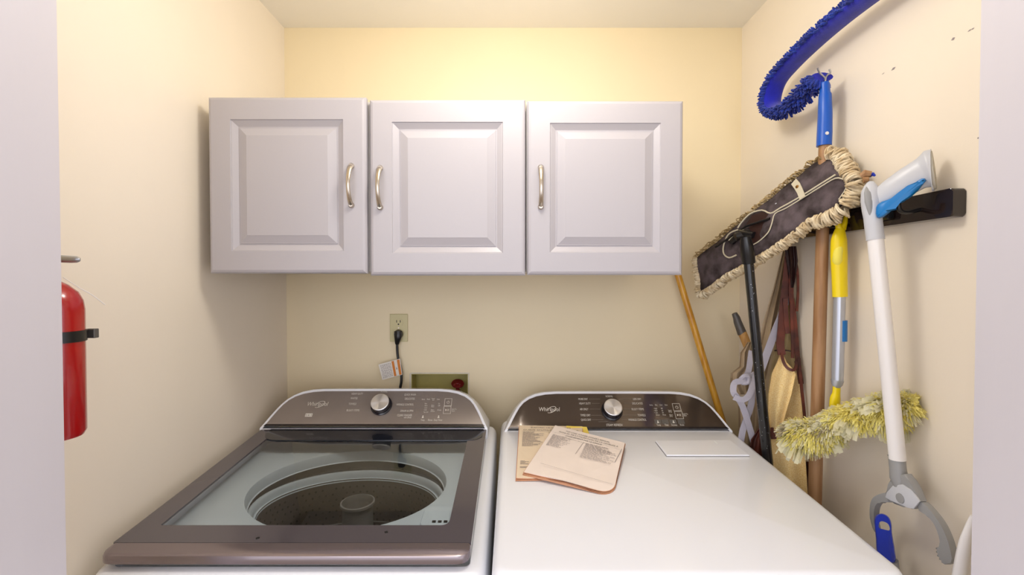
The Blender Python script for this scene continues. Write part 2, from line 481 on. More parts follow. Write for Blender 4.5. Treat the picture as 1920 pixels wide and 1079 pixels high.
# ================================================================ OUTLET, CORD, SUPPLY BOX
EX, EZ = Vector((1, 0, 0)), Vector((0, 0, 1))
pa, pb = at(731.5, 589, D), at(765, 641, D)
oc = thing('wall_outlet', 'ivory duplex wall outlet under the cabinets with a black plug in its lower socket', 'outlet', ((pa.x + pb.x) / 2, D, pb.z))
bm = N(); box(bm, pa.x, pb.x, D - 0.006, D - 0.0005, pb.z, pa.z, 0.002, 2); obj('cover_plate', bm, M['plate'], oc)
pcx = (pa.x + pb.x) / 2; pcz = (pa.z + pb.z) / 2
for s in (1, -1):
    zc = pcz + s * 0.0195
    bm = N(); poly = [(pcx + x, D - 0.006, zc + z) for x, z in rrect(-0.016, 0.016, -0.0135, 0.0135, 0.011)]
    prism(bm, poly, (0, -0.002, 0)); so = obj('socket', bm, M['plate'], oc)
    bm = N()
    for dx in (-0.0065, 0.0065): box(bm, pcx + dx - 0.0012, pcx + dx + 0.0012, D - 0.0086, D - 0.0081, zc, zc + 0.009)
    lathe(bm, [(0.0028, 0), (0.0028, 0.0005)], (pcx, D - 0.0081, zc - 0.006), (0, -1, 0), 12, True, True)
    obj('slots', bm, M['slot'], so)
bm = N(); lathe(bm, [(0.003, 0), (0.0025, 0.001)], (pcx, D - 0.006, pcz), (0, -1, 0), 12, True, True); obj('screw', bm, M['nickel'], oc)

pc = thing('power_cord', 'black power cord with moulded plug running down behind the washer', 'cord', (pcx, D - 0.03, 0.9))
P = lambda x, y, d: at(x, y, d)
bm = N(); tube(bm, [P(748, 627, D - 0.009), P(747, 627, D - 0.02), P(746, 628, D - 0.03)], [0.0155, 0.0165, 0.013], 16, up=(1, 0, 0))
tube(bm, smooth_path([P(746.5, 622, D - 0.022), P(746, 632, D - 0.026), P(745, 640, D - 0.024), P(744.5, 646, D - 0.022)]), [0.0145, 0.0135, 0.010, 0.0065], 14, up=(1, 0, 0), ratio=0.75)
obj('plug', bm, M['black'], pc, True)
bm = N(); tube(bm, smooth_path([P(744.5, 643, D - 0.022), P(745, 660, D - 0.020), P(747, 675, D - 0.02), P(752, 695, D - 0.02), P(752.5, 715, D - 0.022), P(750, 735, D - 0.024), P(752, 790, D - 0.03)], 6), 0.0048, 10)
obj('cable', bm, M['black'], pc, True)
# tag on the cord
c_ = [P(709.5, 684, D - 0.034), P(717, 713, D - 0.034), P(754.5, 703, D - 0.026), P(750, 673, D - 0.026)]
tg = N(); nrm = (c_[1] - c_[0]).cross(c_[3] - c_[0]).normalized()
prism(tg, c_, nrm * 0.0006)
tgo = obj('warning_tag', tg, M['tagw'], pc); tgo['label'] = 'white tag with orange warning stripes'
def bil(c, u, v):   # c: TL, BL, BR, TR  u right, v down
    return c[0] * (1 - u) * (1 - v) + c[1] * (1 - u) * v + c[2] * u * v + c[3] * u * (1 - v)
bm = N()
off = Vector((0, -0.001, 0))
def patch(bm, c, u0, u1, v0, v1, off):
    vs = [bm.verts.new(bil(c, a, b) + off) for a, b in ((u0, v0), (u0, v1), (u1, v1), (u1, v0))]; bm.faces.new(vs)
patch(bm, c_, 0.60, 0.71, 0.03, 0.97, off); patch(bm, c_, 0.85, 0.97, 0.03, 0.97, off)
obj('orange_stripes', bm, M['tago'], tgo)
bm = N()
for i in range(9):
    u = 0.08 + i * 0.055
    v = 0.08
    while v < 0.9:
        l = random.uniform(0.06, 0.22); patch(bm, c_, u, u + 0.022, v, min(v + l, 0.93), off); v += l + 0.03
tri = [bil(c_, 0.78, 0.42) + off, bil(c_, 0.75, 0.58) + off, bil(c_, 0.82, 0.60) + off]
bm.faces.new([bm.verts.new(q) for q in tri])
ex_ = (bil(c_, 0.9, 0.0) - bil(c_, 0.9, 1.0)).normalized(); ey_ = (c_[0] - c_[3]).normalized()
text_into(bm, 'WARNING', bil(c_, 0.91, 0.5), ex_, ey_, 0.0034, lift=-0.0014, width=0.04)
obj('tag_print', bm, M['ink'], tgo)

sb = thing('supply_box', 'recessed yellowish washer supply box in the back wall right of the outlet', 'supply box', ((HX0 + HX1) / 2, D, HZ0))
bm = N()
t_ = 0.003
box(bm, HX0, HX0 + t_, D - 0.001, D + 0.075, HZ0, HZ1); box(bm, HX1 - t_, HX1, D - 0.001, D + 0.075, HZ0, HZ1)
box(bm, HX0, HX1, D - 0.001, D + 0.075, HZ1 - t_, HZ1); box(bm, HX0, HX1, D - 0.001, D + 0.075, HZ0, HZ0 + t_)
box(bm, HX0, HX1, D + 0.072, D + 0.075, HZ0, HZ1)
obj('lining', bm, M['boxin'], sb)
bm = N()
g = 0.004
for (a0, a1, b0, b1) in ((HX0 - g, HX1 + g, HZ1 - 0.001, HZ1 + g), (HX0 - g * 1.5, HX0 + 0.001, HZ0, HZ1), (HX1 - 0.001, HX1 + g, HZ0, HZ1)):
    box(bm, a0, a1, D - 0.0022, D + 0.0005, b0, b1, 0.0008, 1)
obj('rim', bm, M['plaster'], sb)
vc = at(858, 722, D + 0.03)
vh = thing('valve_handle', 'dark red tap handle inside the recessed supply box', 'valve', (vc.x, vc.y, vc.z - 0.05))
bm = N(); lathe(bm, [(0.006, -0.0), (0.022, 0.001), (0.0235, 0.005), (0.022, 0.009), (0.010, 0.011), (0.008, 0.014)], (vc.x, vc.y, vc.z), (0.1, -0.5, 1), 20, True, True)
for k in range(6):
    a = k * PI / 3; box(bm, vc.x + 0.020 * math.cos(a) - 0.004, vc.x + 0.020 * math.cos(a) + 0.004, vc.y + 0.020 * math.sin(a) - 0.004, vc.y + 0.020 * math.sin(a) + 0.004, vc.z + 0.0, vc.z + 0.009, 0.002, 1)
obj('wheel', bm, M['valve'], vh, True)
bm = N(); tube(bm, [(vc.x, vc.y, vc.z + 0.003), (vc.x, vc.y + 0.002, vc.z - 0.05)], 0.007, 12)
tube(bm, [(vc.x, vc.y + 0.002, vc.z - 0.035), (vc.x, D + 0.07, vc.z - 0.035)], 0.009, 12)
obj('stem', bm, M['valve'], vh, True)

# ================================================================ WASHER
ZH = CAM_H - 0.462; SL = 0.0911; YH = 1.39
def lidz(y): return ZH - SL * (YH - y)
def LP(x, y, h=0.0): return Vector((x, y, lidz(y) + h))
WX0, WX1 = -0.783, -0.050
WC = -0.4275
ws = thing('washing_machine', 'white top-load washing machine with glass lid and taupe control panel', 'washing machine', (WC, 1.1, 0))
# body: walls as a frame around the tub
bm = N()
YB0, YB1 = 0.815, 1.50
k = 6
def bodyloop(ins, zoff, top=True, z=None, r=0.03):
    pts = rrect(WX0 + ins, WX1 - ins, YB0 + ins, YB1 - ins, max(0.004, r - ins), k)
    return [(x, y, (lidz(y) - 0.030 + zoff) if z is None else z) for x, y in pts]
inn = lambda zo: [(x, y, lidz(y) - 0.030 + zo) for x, y in rrect(WX0 + 0.03, WX1 - 0.03, YB0 + 0.03, YB1 - 0.03, 0.01, k)]
loops = [bodyloop(0.0, 0, z=0.03), bodyloop(0.0, -0.42), bodyloop(0.0, -0.022), bodyloop(0.003, -0.010), bodyloop(0.010, -0.002), bodyloop(0.018, 0.0), inn(0.0), inn(-0.03)]
loopbridge(bm, loops)
obj('cabinet_body', bm, M['white'], ws, True, flat_angle=50)
for fx in (WX0 + 0.06, WX1 - 0.06):
    for fy in (YB0 + 0.06, YB1 - 0.06):
        bm = N(); lathe(bm, [(0.022, 0), (0.022, 0.01), (0.012, 0.014), (0.012, 0.035)], (fx, fy, 0), n=12, cap0=True, cap1=True); obj('foot', bm, M['black'], ws)
# deck with the round tub opening
TC = Vector((-0.418, 1.158, 0)); TR = 0.245; TSQ = 0.76
K = 64
def rect_ang(a, x0, x1, y0, y1, cx, cy):
    c, s = math.cos(a), math.sin(a); ts = []
    if c > 1e-9: ts.append((x1 - cx) / c)
    if c < -1e-9: ts.append((x0 - cx) / c)
    if s > 1e-9: ts.append((y1 - cy) / s)
    if s < -1e-9: ts.append((y0 - cy) / s)
    t = min(ts); return cx + c * t, cy + s * t
bm = N()
dk = -0.045
outer = []
for i in range(K):
    x, y = rect_ang(2 * PI * i / K, WX0 + 0.02, WX1 - 0.02, YB0 + 0.02, YB1 - 0.1, TC.x, TC.y); outer.append((x, y, lidz(y) + dk))
def circ(r, dz, n=K, zabs=None, ox=0, oy=0):
    out = []
    for i in range(n):
        a = 2 * PI * i / n; x = TC.x + ox + r * math.cos(a); y = TC.y + oy + TSQ * r * math.sin(a)
        out.append((x, y, (lidz(y) + dk + dz) if zabs is None else zabs))
    return out
loopbridge(bm, [outer, circ(TR + 0.012, 0.0), circ(TR + 0.003, -0.002), circ(TR, -0.008), circ(TR - 0.001, -0.028), circ(TR - 0.004, -0.030)])
obj('deck', bm, M['deck'], ws, True, flat_angle=35)
zt0 = lidz(TC.y) + dk - 0.03
bm = N(); loopbridge(bm, [circ(TR - 0.004, -0.030), circ(TR + 0.012, -0.032), circ(TR + 0.012, -0.055)])
obj('tub_wall', bm, M['steeld'], ws, True)
bm = N(); loopbridge(bm, [circ(TR + 0.006, 0, zabs=zt0 - 0.024), circ(TR - 0.004, 0, zabs=zt0 - 0.010), circ(TR - 0.010, 0, zabs=zt0 - 0.009), circ(TR - 0.014, 0, zabs=zt0 - 0.014), circ(TR - 0.015, 0, zabs=zt0 - 0.030), circ(TR - 0.019, 0, zabs=zt0 - 0.030), circ(TR - 0.021, 0, zabs=zt0 - 0.036)])
obj('basket_rim', bm, M['deck'], ws, True)
bm = N()
zb0 = zt0 - 0.030
loopbridge(bm, [circ(TR - 0.020, 0, zabs=zb0), circ(TR - 0.020, 0, zabs=zb0 - 0.30), circ(TR - 0.05, 0, zabs=zb0 - 0.335), circ(0.02, 0, zabs=zb0 - 0.345)])
obj('basket', bm, M['basket'], ws, True)
bm = N()
def hole(a, z, wa, hz, rr=TR - 0.0212):
    vs = []
    for k_ in range(8):
        t = 2 * PI * k_ / 8 + PI / 8
        aa = a + wa / rr * math.cos(t); vs.append(bm.verts.new((TC.x + rr * math.cos(aa), TC.y + TSQ * rr * math.sin(aa), z + hz * math.sin(t))))
    bm.faces.new(vs)
for row in range(17):
    z = zb0 - 0.022 - 0.0165 * row
    n_ = 72
    big = row in (7, 8)
    for k_ in range(n_):
        if not big and (k_ + row * 2) % 6 == 0: continue
        hole(2 * PI * (k_ + 0.5 * (row % 2)) / n_, z, 0.0058 if big else 0.0034, 0.0040 if big else 0.0034)
o = obj('perforations', bm, M['slot'], ws); o['kind'] = 'stuff'
bm = N()
for dz in (-0.126, -0.166):
    loopbridge(bm, [circ(TR - 0.0205, 0, zabs=zb0 + dz), circ(TR - 0.023, 0, zabs=zb0 + dz - 0.002), circ(TR - 0.0205, 0, zabs=zb0 + dz - 0.004)])
obj('basket_ribs', bm, M['steeld'], ws, True)
# agitator
AX, AY = -0.400, 1.165
za = zb0 - 0.345
bm = N()
AT = zt0 - 0.022
lathe(bm, [(0.14, za + 0.005), (0.125, za + 0.02), (0.06, za + 0.05), (0.042, za + 0.10), (0.038, AT - 0.02), (0.037, AT - 0.006)], (AX, AY, 0), n=32)
obj('agitator', bm, M['agit'], ws, True)
bm = N(); lathe(bm, [(0.037, AT - 0.008), (0.043, AT - 0.002), (0.043, AT + 0.004), (0.039, AT + 0.005), (0.038, AT - 0.002), (0.036, AT - 0.06), (0.0, AT - 0.06)], (AX, AY, 0), n=32)
obj('agitator_cap', bm, M['agit'], ws, True)
bm = N()
for kk in range(4):
    a = math.radians(200 + 90 * kk); ca, sa = math.cos(a), math.sin(a)
    poly = [(0.035, za + 0.02), (0.125, za + 0.012), (0.11, za + 0.06), (0.07, za + 0.10), (0.05, za + 0.16), (0.036, za + 0.18)]
    pts = [(AX + r * ca - 0.004 * sa, AY + r * sa + 0.004 * ca, z) for r, z in poly]
    prism(bm, pts, (0.008 * sa, -0.008 * ca, 0), 0.002)
obj('agitator_fins', bm, M['deck'], ws, True)
# dispenser tray at the right front corner
bm = N()
dx0, dx1, dy0, dy1 = -0.204, -0.132, 0.975, 1.052
o_ = [(x, y, lidz(y) + dk + 0.001) for x, y in rrect(dx0, dx1, dy0, dy1, 0.015)]
o2 = [(x, y, lidz(y) + dk + 0.008) for x, y in rrect(dx0 + 0.003, dx1 - 0.003, dy0 + 0.003, dy1 - 0.003, 0.012)]
o3 = [(x, y, lidz(y) + dk + 0.008) for x, y in rrect(dx0 + 0.010, dx1 - 0.006, dy0 + 0.006, dy1 - 0.01, 0.010)]
o4 = [(x, y, lidz(y) + dk + 0.0015) for x, y in rrect(dx0 + 0.022, dx1 - 0.01, dy0 + 0.010, dy1 - 0.025, 0.008)]
vs = loopbridge(bm, [o_, o2, o3, o4]); bm.faces.new(vs[-1])
obj('dispenser', bm, M['deck'], ws, True, flat_angle=25)
bm = N()
for i in range(4): box(bm, -0.178 + i * 0.013, -0.170 + i * 0.013, 0.998, 1.004, lidz(1.0) + dk + 0.002, lidz(1.0) + dk + 0.004)
obj('dispenser_slots', bm, M['slot'], ws)

# lid
LX0, LX1 = -0.772, -0.079
YL0, YL1 = 0.832, 1.388
YS = 0.868                      # seam between the glass sheet and the front lip
GX0, GX1, GY0, GY1 = -0.722, -0.130, 0.922, 1.325
lid = bpy.data.objects.new('lid', None); SC.collection.objects.link(lid); lid.parent = ws
lid.location = Vector((WC, YL1, ZH)) - Vector(ws.location)
def lp(pts, h): return [LP(x, y, h) for x, y in pts]
fo = rrect(LX0, LX1, YS + 0.0006, YL1, (0.004, 0.004, 0.001, 0.001)); fi = rrect(GX0, GX1, GY0, GY1, (0.006, 0.006, 0.004, 0.016))
bm = N(); loopbridge(bm, [lp(fo, 0.0), lp(fi, 0.0), lp(fi, -0.005), lp(fo, -0.016)], close=True)
obj('lid_frame', bm, M['lidframe'], lid)
bm = N()
fl = lambda i, h: lp(rrect(LX0 + i, LX1 - i, YL0 + i, YS - min(i, 0.0005), (0.001, 0.001, 0.022, 0.022)), h)
vs = loopbridge(bm, [fl(0.004, -0.020), fl(0.0, -0.016), fl(0.0, -0.006), fl(0.0015, -0.002), fl(0.005, 0.0)])
bm.faces.new(vs[0][::-1]); bm.faces.new(vs[-1])
obj('lid_front_lip', bm, M['lidlip'], lid, True, flat_angle=30)
bm = N(); gp = rrect(GX0 - 0.004, GX1 + 0.004, GY0 - 0.004, GY1 + 0.004, 0.006)
bm.faces.new([bm.verts.new(p) for p in lp(gp, -0.0015)])
obj('glass', bm, M['glass'], lid)
bm = N(); hp = rrect(-0.742, -0.088, 1.312, 1.389, (0.002, 0.002, 0.055, 0.035), 8)
vs = loopbridge(bm, [lp(hp, -0.002), lp(hp, 0.0012)]); bm.faces.new(vs[-1])
obj('hinge_cover', bm, M['hinge'], lid)
bm = N()
for (px, py) in ((483, 1010), (1725 / 3.84 + 440 - 165, 999)):
    q = onplane(px, py, LP(0, 1, 0), Vector((0, -SL, 1)).normalized())
    bm = N(); lathe(bm, [(0.0035, 0), (0.003, 0.0008)], q, (0, -SL, 1), 12, True, True); obj('lid_bumper', bm, M['black'], lid)

# ---------------- console (same housing on both machines)
CBY, CTY = 1.392, 1.482
def build_console(root, cx, base_dz, face_mat, tall=0.100):
    zb_ = ZH + base_dz
    def face_pt(x, s, lift=0.0):      # s 0..1 up the sloping face
        return Vector((cx + x, CBY + (CTY - CBY) * s, zb_ + tall * s)) + NF * lift
    global NF
    NF = Vector((0, -tall, CTY - CBY)).normalized()
    half = [(0.352, 0.0), (0.345, 0.10), (0.336, 0.25), (0.325, 0.42), (0.313, 0.58), (0.299, 0.72), (0.280, 0.84), (0.255, 0.93), (0.225, 0.98), (0.19, 1.0)]
    def outline(ins):
        o = []
        for i, (x, s) in enumerate(half):
            sx = x - ins * (1.0 if s < 0.6 else (1.0 - (s - 0.6)))
            ss = s - (ins / 0.134) * (0 if s < 0.6 else min(1, (s - 0.6) / 0.35))
            o.append((sx, max(ss, 0)))
        r = o + [(0.09, o[-1][1] + 0.004), (-0.09, o[-1][1] + 0.004)] + [(-x, s) for x, s in o[::-1]]
        return r
    fo_ = outline(0.0); fi_ = outline(0.008)
    # housing: base loop to face rim to back
    rim = [face_pt(x, s) for x, s in fo_]
    rim_in = [face_pt(x, s, -0.001) for x, s in fi_]
    mid = [Vector((cx + x * 1.012, p.y + 0.02, p.z - 0.006 + 0.004 * s)) for (x, s), p in zip(fo_, rim)]
    back = [Vector((cx + x * 1.0, 1.515, p.z - 0.012)) for (x, s), p in zip(fo_, rim)]
    bm = N()
    n = len(rim)
    V = [[bm.verts.new(p) for p in l] for l in (rim_in, rim, mid, back)]
    for a in range(3):
        for i in range(n - 1): bm.faces.new((V[a][i], V[a][i + 1], V[a + 1][i + 1], V[a + 1][i]))
    bm.faces.new(V[3])
    # skirt below base
    lo = [Vector((p.x, p.y, zb_ - 0.04)) for p in (back[0], rim[0], rim[-1], back[-1])]
    L4 = [bm.verts.new(p) for p in lo]
    bm.faces.new((V[3][0], V[2][0], V[1][0], L4[1], L4[0])); bm.faces.new((V[1][0], V[0][0], V[0][-1], V[1][-1], L4[2], L4[1])); bm.faces.new((V[1][-1], V[2][-1], V[3][-1], L4[3], L4[2]))
    con = obj('console', bm, M['white'], root, True, flat_angle=45)
    # glossy fascia
    fa = [(x, max(s, 0.055)) for x, s in outline(0.0085)]
    bm = N()
    f0 = [face_pt(x, s, 0.0003) for x, s in fa]; f1 = [face_pt(x, s, 0.0012) for x, s in fa]
    A = [bm.verts.new(p) for p in f0]; B = [bm.verts.new(p) for p in f1]
    for i in range(len(A)): bm.faces.new((A[i], A[(i + 1) % len(A)], B[(i + 1) % len(A)], B[i]))
    bm.faces.new(B)
    obj('control_panel', bm, face_mat, con)
    bm = N()
    e0 = [(-0.340, 0.055), (0.340, 0.055), (0.337, 0.098), (-0.337, 0.098)]
    prism(bm, [face_pt(x, s, 0.0013) for x, s in e0], NF * 0.0008)
    obj('lower_band', bm, M['console_e'], con)
    return con, face_pt, NF.copy()

def knob(con, c, n, r=0.0295):
    kn = bpy.data.objects.new('knob', None); SC.collection.objects.link(kn); kn.parent = con
    kn.location = c - wpos(con); kn.rotation_euler = (0, 0, 0)
    kb = N(); lathe(kb, [(r + 0.004, 0.001), (r + 0.004, 0.004), (r, 0.006), (r - 0.001, 0.024), (r - 0.002, 0.025)], c, n, 40, True, False)
    obj('knob_side', kb, M['knobside'], kn, True)
    # cap in its own frame so the brushing is radial
    bm2 = N(); lathe(bm2, [(r - 0.0015, 0.0), (r - 0.001, 0.0025), (r - 0.003, 0.0040), (0.0008, 0.0042)], (0, 0, 0), (0, 0, 1), 48, True, True)
    me = bpy.data.meshes.new('knob_cap'); bmesh.ops.recalc_face_normals(bm2, faces=bm2.faces[:]); bm2.to_mesh(me); bm2.free()
    me.materials.append(M['knob'])
    me.polygons.foreach_set('use_smooth', [True] * len(me.polygons))
    try: me.set_sharp_from_angle(angle=math.radians(25))
    except Exception: pass
    o = bpy.data.objects.new('knob_cap', me); SC.collection.objects.link(o); o.parent = kn
    o.location = n * 0.024; o.rotation_euler = n.to_track_quat('Z', 'Y').to_euler()
    return kn

def panel_print(con, fp, n, texts, lines, logo, extra, knobpx):
    p0 = fp(0, 0.5, 0.0013); ex = Vector((1, 0, 0)); ey = n.cross(ex).normalized()
    if ey.z < 0: ey = -ey
    on = lambda px, py: onplane(px, py, p0, n)
    S = 1.42 / F                                   # metres per pixel at the panel
    bm = N()
    for s, px, py, hpx, wpx in texts:
        text_into(bm, s, on(px, py), ex, ey, hpx * S * 1.25, width=wpx * S)
    obj('panel_lettering', bm, M['print'], con)
    bm = N()
    for x0, x1, y in lines: quad_on(bm, on((x0 + x1) / 2, y), ex, ey, (x1 - x0) * S, 0.0006)
    for px, py in ((a, b) for a, b in extra.get('dots', [])): quad_on(bm, on(px, py), ex, ey, 0.002, 0.002)
    obj('panel_lines', bm, M['printdim'], con)
    bm = N()
    lx, ly = logo
    text_into(bm, 'Whirlpool', on(lx, ly), ex, ey, 0.0138, width=0.066, shear=0.12)
    # ring swoosh around the middle of the word
    cc = on(lx + 4, ly + 1); inner = []; 
    R2 = Matrix.Rotation(math.radians(32), 2)
    pr = None
    for i in range(33):
        a = math.radians(-160 + 300 * i / 32)
        u, v = 0.0165 * math.cos(a), 0.0085 * math.sin(a)
        uu = u * math.cos(0.5) - v * math.sin(0.5); vv = u * math.sin(0.5) + v * math.cos(0.5)
        wd = 0.0009 * (1.3 - abs(i / 32 - 0.35))
        p = cc + ex * uu + ey * vv + n * 0.0009
        dirv = (ex * uu + ey * vv).normalized()
        q = (bm.verts.new(p - dirv * wd), bm.verts.new(p + dirv * wd))
        if pr: bm.faces.new((pr[0], pr[1], q[1], q[0]))
        pr = q
    obj('logo', bm, M['print'], con)
    bm = N()
    for px, py, wx, hx in extra.get('frames', []): frame_on(bm, on(px, py), ex, ey, wx * S, hx * S * 1.3, 0.0011)
    for px, py in extra.get('power', []):
        c = on(px, py)
        for i in range(14):
            a = math.radians(125 + 290 * i / 13); quad_on(bm, c + ex * 0.0042 * math.cos(a) + ey * 0.0042 * math.sin(a), ex, ey, 0.0012, 0.0012)
        quad_on(bm, c + ey * 0.0035, ex, ey, 0.001, 0.005)
    for px, py in extra.get('play', []):
        c = on(px, py) + n * 0.0008
        bm.faces.new([bm.verts.new(c + ex * a + ey * b) for a, b in ((-0.006, -0.0035), (-0.0005, 0), (-0.006, 0.0035))])
        for a in (0.002, 0.0048): quad_on(bm, c + ex * a, ex, ey, 0.0013, 0.006, 0)
    for px, py in extra.get('icons', []):
        c = on(px, py); quad_on(bm, c, ex, ey, 0.003, 0.008); quad_on(bm, c - ey * 0.003, ex, ey, 0.006, 0.003, 0.0010)
    obj('button_outlines', bm, M['print'], con)
    if extra.get('pads'):
        bm = N()
        for px, py, wx, hx in extra['pads']: quad_on(bm, on(px, py), ex, ey, wx * S, hx * S * 1.3, 0.0005)
        obj('touch_pads', bm, M['button'], con)
    if extra.get('badge'):
        px, py = extra['badge']; c = on(px, py)
        bm = N(); quad_on(bm, c, ex, ey, 0.022, 0.011); obj('badge', bm, M['print'], con)
        bm = N(); text_into(bm, '2 in 1', c, ex, ey, 0.006, lift=0.0012, width=0.018); obj('badge_lettering', bm, M['console_e'], con)
        bm = N(); text_into(bm, 'REMOVABLE', on(px + 16, py - 2.2), ex, ey, 0.0042, width=0.026); text_into(bm, 'AGITATOR', on(px + 15, py + 2.2), ex, ey, 0.0042, width=0.023)
        obj('badge_caption', bm, M['printdim'], con)
    knob(con, onplane(knobpx[0], knobpx[1], fp(0, 0.5, 0.0013), n), n)

con, fp, nf = build_console(ws, WC, 0.002, M['console'])
WT = [('NORMAL', 720.3, 734.9, 3.2, 13), ('HEAVY DUTY', 670, 739, 3.4, 22), ('WHITES', 664, 747.5, 3.4, 13.5), ('TOWELS', 661, 758, 3.4, 14.5), ('BULKY ITEMS', 662, 770, 3.4, 24),
      ('QUICK WASH', 769, 740.6, 3.4, 22), ('DELICATES', 768.4, 748.4, 3.4, 19), ('WRINKLE CONTROL', 759.5, 759.3, 3.4, 33), ('DRAIN & SPIN', 762.8, 771, 3.4, 24), ('CLEAN WASHER', 758.7, 779.3, 3.6, 28), ('with affresh', 764.5, 783.4, 2.8, 14),
      ('Sense', 793.8, 749.3, 2.3, 6), ('Wash', 803.4, 749.3, 2.3, 6), ('Rinse/', 812.6, 748, 2.0, 6), ('Spin', 812.6, 750.6, 2.0, 4), ('Done', 822, 749.4, 2.3, 5),
      ('Hot', 798.6, 757.4, 2.2, 4), ('Warm', 799, 761.2, 2.2, 5.4), ('Cool', 798.4, 765.2, 2.2, 4.6), ('Cold', 797.6, 769.2, 2.2, 5), ('Tap Cold', 798.4, 773.4, 2.0, 8.5),
      ('Extra', 811.4, 760.6, 2.0, 5), ('Rinse', 811.4, 763.2, 2.0, 5), ('Fabric', 811, 769.2, 2.0, 6), ('Softener', 811.4, 772, 2.0, 8),
      ('On', 823.2, 757.4, 2.2, 3), ('Off', 823.2, 761.4, 2.2, 4), ('Deep', 823.8, 769.4, 2.2, 7),
      ('Temp', 792.6, 788.2, 3.0, 7), ('Rinse', 806.8, 788.2, 3.0, 8), ('Deep Water', 821.6, 788.2, 3.0, 16),
      ('Hold To', 851.5, 768, 2.4, 9), ('Start', 850, 771.2, 2.4, 6)]
WLn = [(683, 702, 739.5), (673.5, 694, 747.7), (670.5, 693, 758.3), (676, 693, 770.4), (735, 756, 740), (738, 757, 748), (737, 741, 759), (735, 749, 771), (731, 743, 779)]
panel_print(con, fp, nf, WT, WLn, (595.6, 758), dict(frames=[(840.3, 754.9, 13.5, 11.5), (838.5, 769.4, 13.5, 11.5)], power=[(840.3, 755)], play=[(838.5, 769.5)], icons=[(793, 782), (822.4, 782)], dots=[(795.4, 757.4), (795.2, 761.2), (794.8, 765.2), (820, 757.4), (808, 760), (807.6, 770)], badge=(579.2, 779)), (715.5, 761.5))

# ================================================================ DRYER
DSL = 0.060
def dz_(y): return CAM_H - 0.5534 + DSL * y
def DP(x, y, h=0.0): return Vector((x, y, dz_(y) + h))
DN = Vector((0, -DSL, 1)).normalized()
DX0, DX1 = -0.036, 0.690
dr = thing('clothes_dryer', 'white front-load clothes dryer with dark glossy control panel', 'dryer', (0.327, 1.1, 0))
bm = N()
def dl(i, h, z=None, r=0.035):
    pts = rrect(DX0 + i, DX1 - i, 0.762 + i, 1.505 - i, max(0.006, r - i), 6)
    return [(x, y, dz_(y) + h if z is None else z) for x, y in pts]
vs = loopbridge(bm, [dl(0, 0, 0.03), dl(0, -0.45), dl(0, -0.022), dl(0.0025, -0.012), dl(0.007, -0.005), dl(0.013, -0.0012), dl(0.021, 0.0)])
bm.faces.new(vs[-1]); bm.faces.new(vs[0][::-1])
obj('cabinet_body', bm, M['white'], dr, True, flat_angle=50)
for fx in (DX0 + 0.06, DX1 - 0.06):
    for fy in (0.83, 1.44):
        bm = N(); lathe(bm, [(0.022, 0), (0.022, 0.01), (0.012, 0.014), (0.012, 0.035)], (fx, fy, 0), n=12, cap0=True, cap1=True); obj('foot', bm, M['black'], dr)
def dpl(px, py, h=0.0): return onplane(px, py, DP(0, 1, h), DN)
# lint screen cover
q = [dpl(1229, 830), dpl(1250, 857), dpl(1405, 857), dpl(1369, 829)]
bm = N()
cen = sum(q, Vector()) / 4
sh = lambda p, s, h: cen + (p - cen) * s + DN * h
vs = loopbridge(bm, [[sh(p, 1.0, 0.0004) for p in q], [sh(p, 1.0, 0.0035) for p in q], [sh(p, 0.985, 0.0055) for p in q]])
bm.faces.new(vs[-1])
obj('lint_screen_cover', bm, M['white'], dr, False)
bm = N(); a = dpl(1338, 829.5); b = dpl(1338, 838)
quad_on(bm, dpl(1342, 834), EX, Vector((0, 1, DSL)).normalized(), 0.003, 0.02, 0.0062); obj('cover_mark', bm, M['deck'], dr)
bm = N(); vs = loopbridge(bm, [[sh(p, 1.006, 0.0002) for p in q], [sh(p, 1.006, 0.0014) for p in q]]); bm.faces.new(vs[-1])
obj('cover_shadow_strip', bm, M['steeld'], dr)  # dark strip drawn in as the shadow line around the cover
con2, fp2, nf2 = build_console(dr, 0.329, -0.0065, M['console_d'], 0.100)
DT = [('NORMAL', 1142.2, 743.8, 3.2, 14), ('MORE DRY', 1093, 749, 3.4, 18), ('HEAVY DUTY', 1096.6, 757.2, 3.4, 22), ('AIR ONLY', 1095, 768, 3.4, 16), ('TIMED DRY', 1097.6, 779.3, 3.4, 19), ('QUICK DRY', 1098.7, 787.8, 3.4, 19),
      ('STEAM REFRESH', 1152, 797.6, 3.6, 30), ('LESS DRY', 1194.3, 749, 3.4, 16), ('DELICATES', 1195, 757, 3.4, 20), ('BULKY ITEMS', 1195.6, 768, 3.4, 23), ('TOWELS', 1202.8, 779.2, 3.4, 15), ('WRINKLE CONTROL', 1194.9, 787.8, 3.6, 34),
      ('Sensing', 1220.6, 760, 2.3, 6), ('Dry', 1230, 760, 2.3, 4), ('Cool', 1239.3, 760, 2.3, 5), ('Done', 1248.7, 760, 2.3, 5),
      ('High', 1229.4, 766.6, 2.2, 5), ('Med', 1230, 770.7, 2.2, 4.6), ('Low', 1231, 774.5, 2.2, 4), ('Extra Low', 1233.4, 778.6, 2.2, 7), ('60', 1240.6, 766.6, 2.2, 3.4), ('40', 1241.6, 770.7, 2.2, 3), ('20', 1242.6, 774.5, 2.2, 3), ('More', 1245.4, 778.6, 2.2, 6),
      ('Less', 1255.8, 770, 2.2, 6), ('Dry', 1256.6, 772.8, 2.2, 6), ('More', 1258, 778.4, 2.2, 6), ('Dry', 1258.2, 781, 2.2, 5),
      ('Temp', 1235, 797.4, 3.0, 7.5), ('Time', 1249.6, 797.4, 3.0, 7), ('Dryness', 1264, 797.4, 3.0, 10.5), ('Wrinkle', 1278.6, 797.4, 3.0, 8), ('Hold To', 1285, 777, 2.4, 9), ('Start', 1284.4, 780, 2.4, 6)]
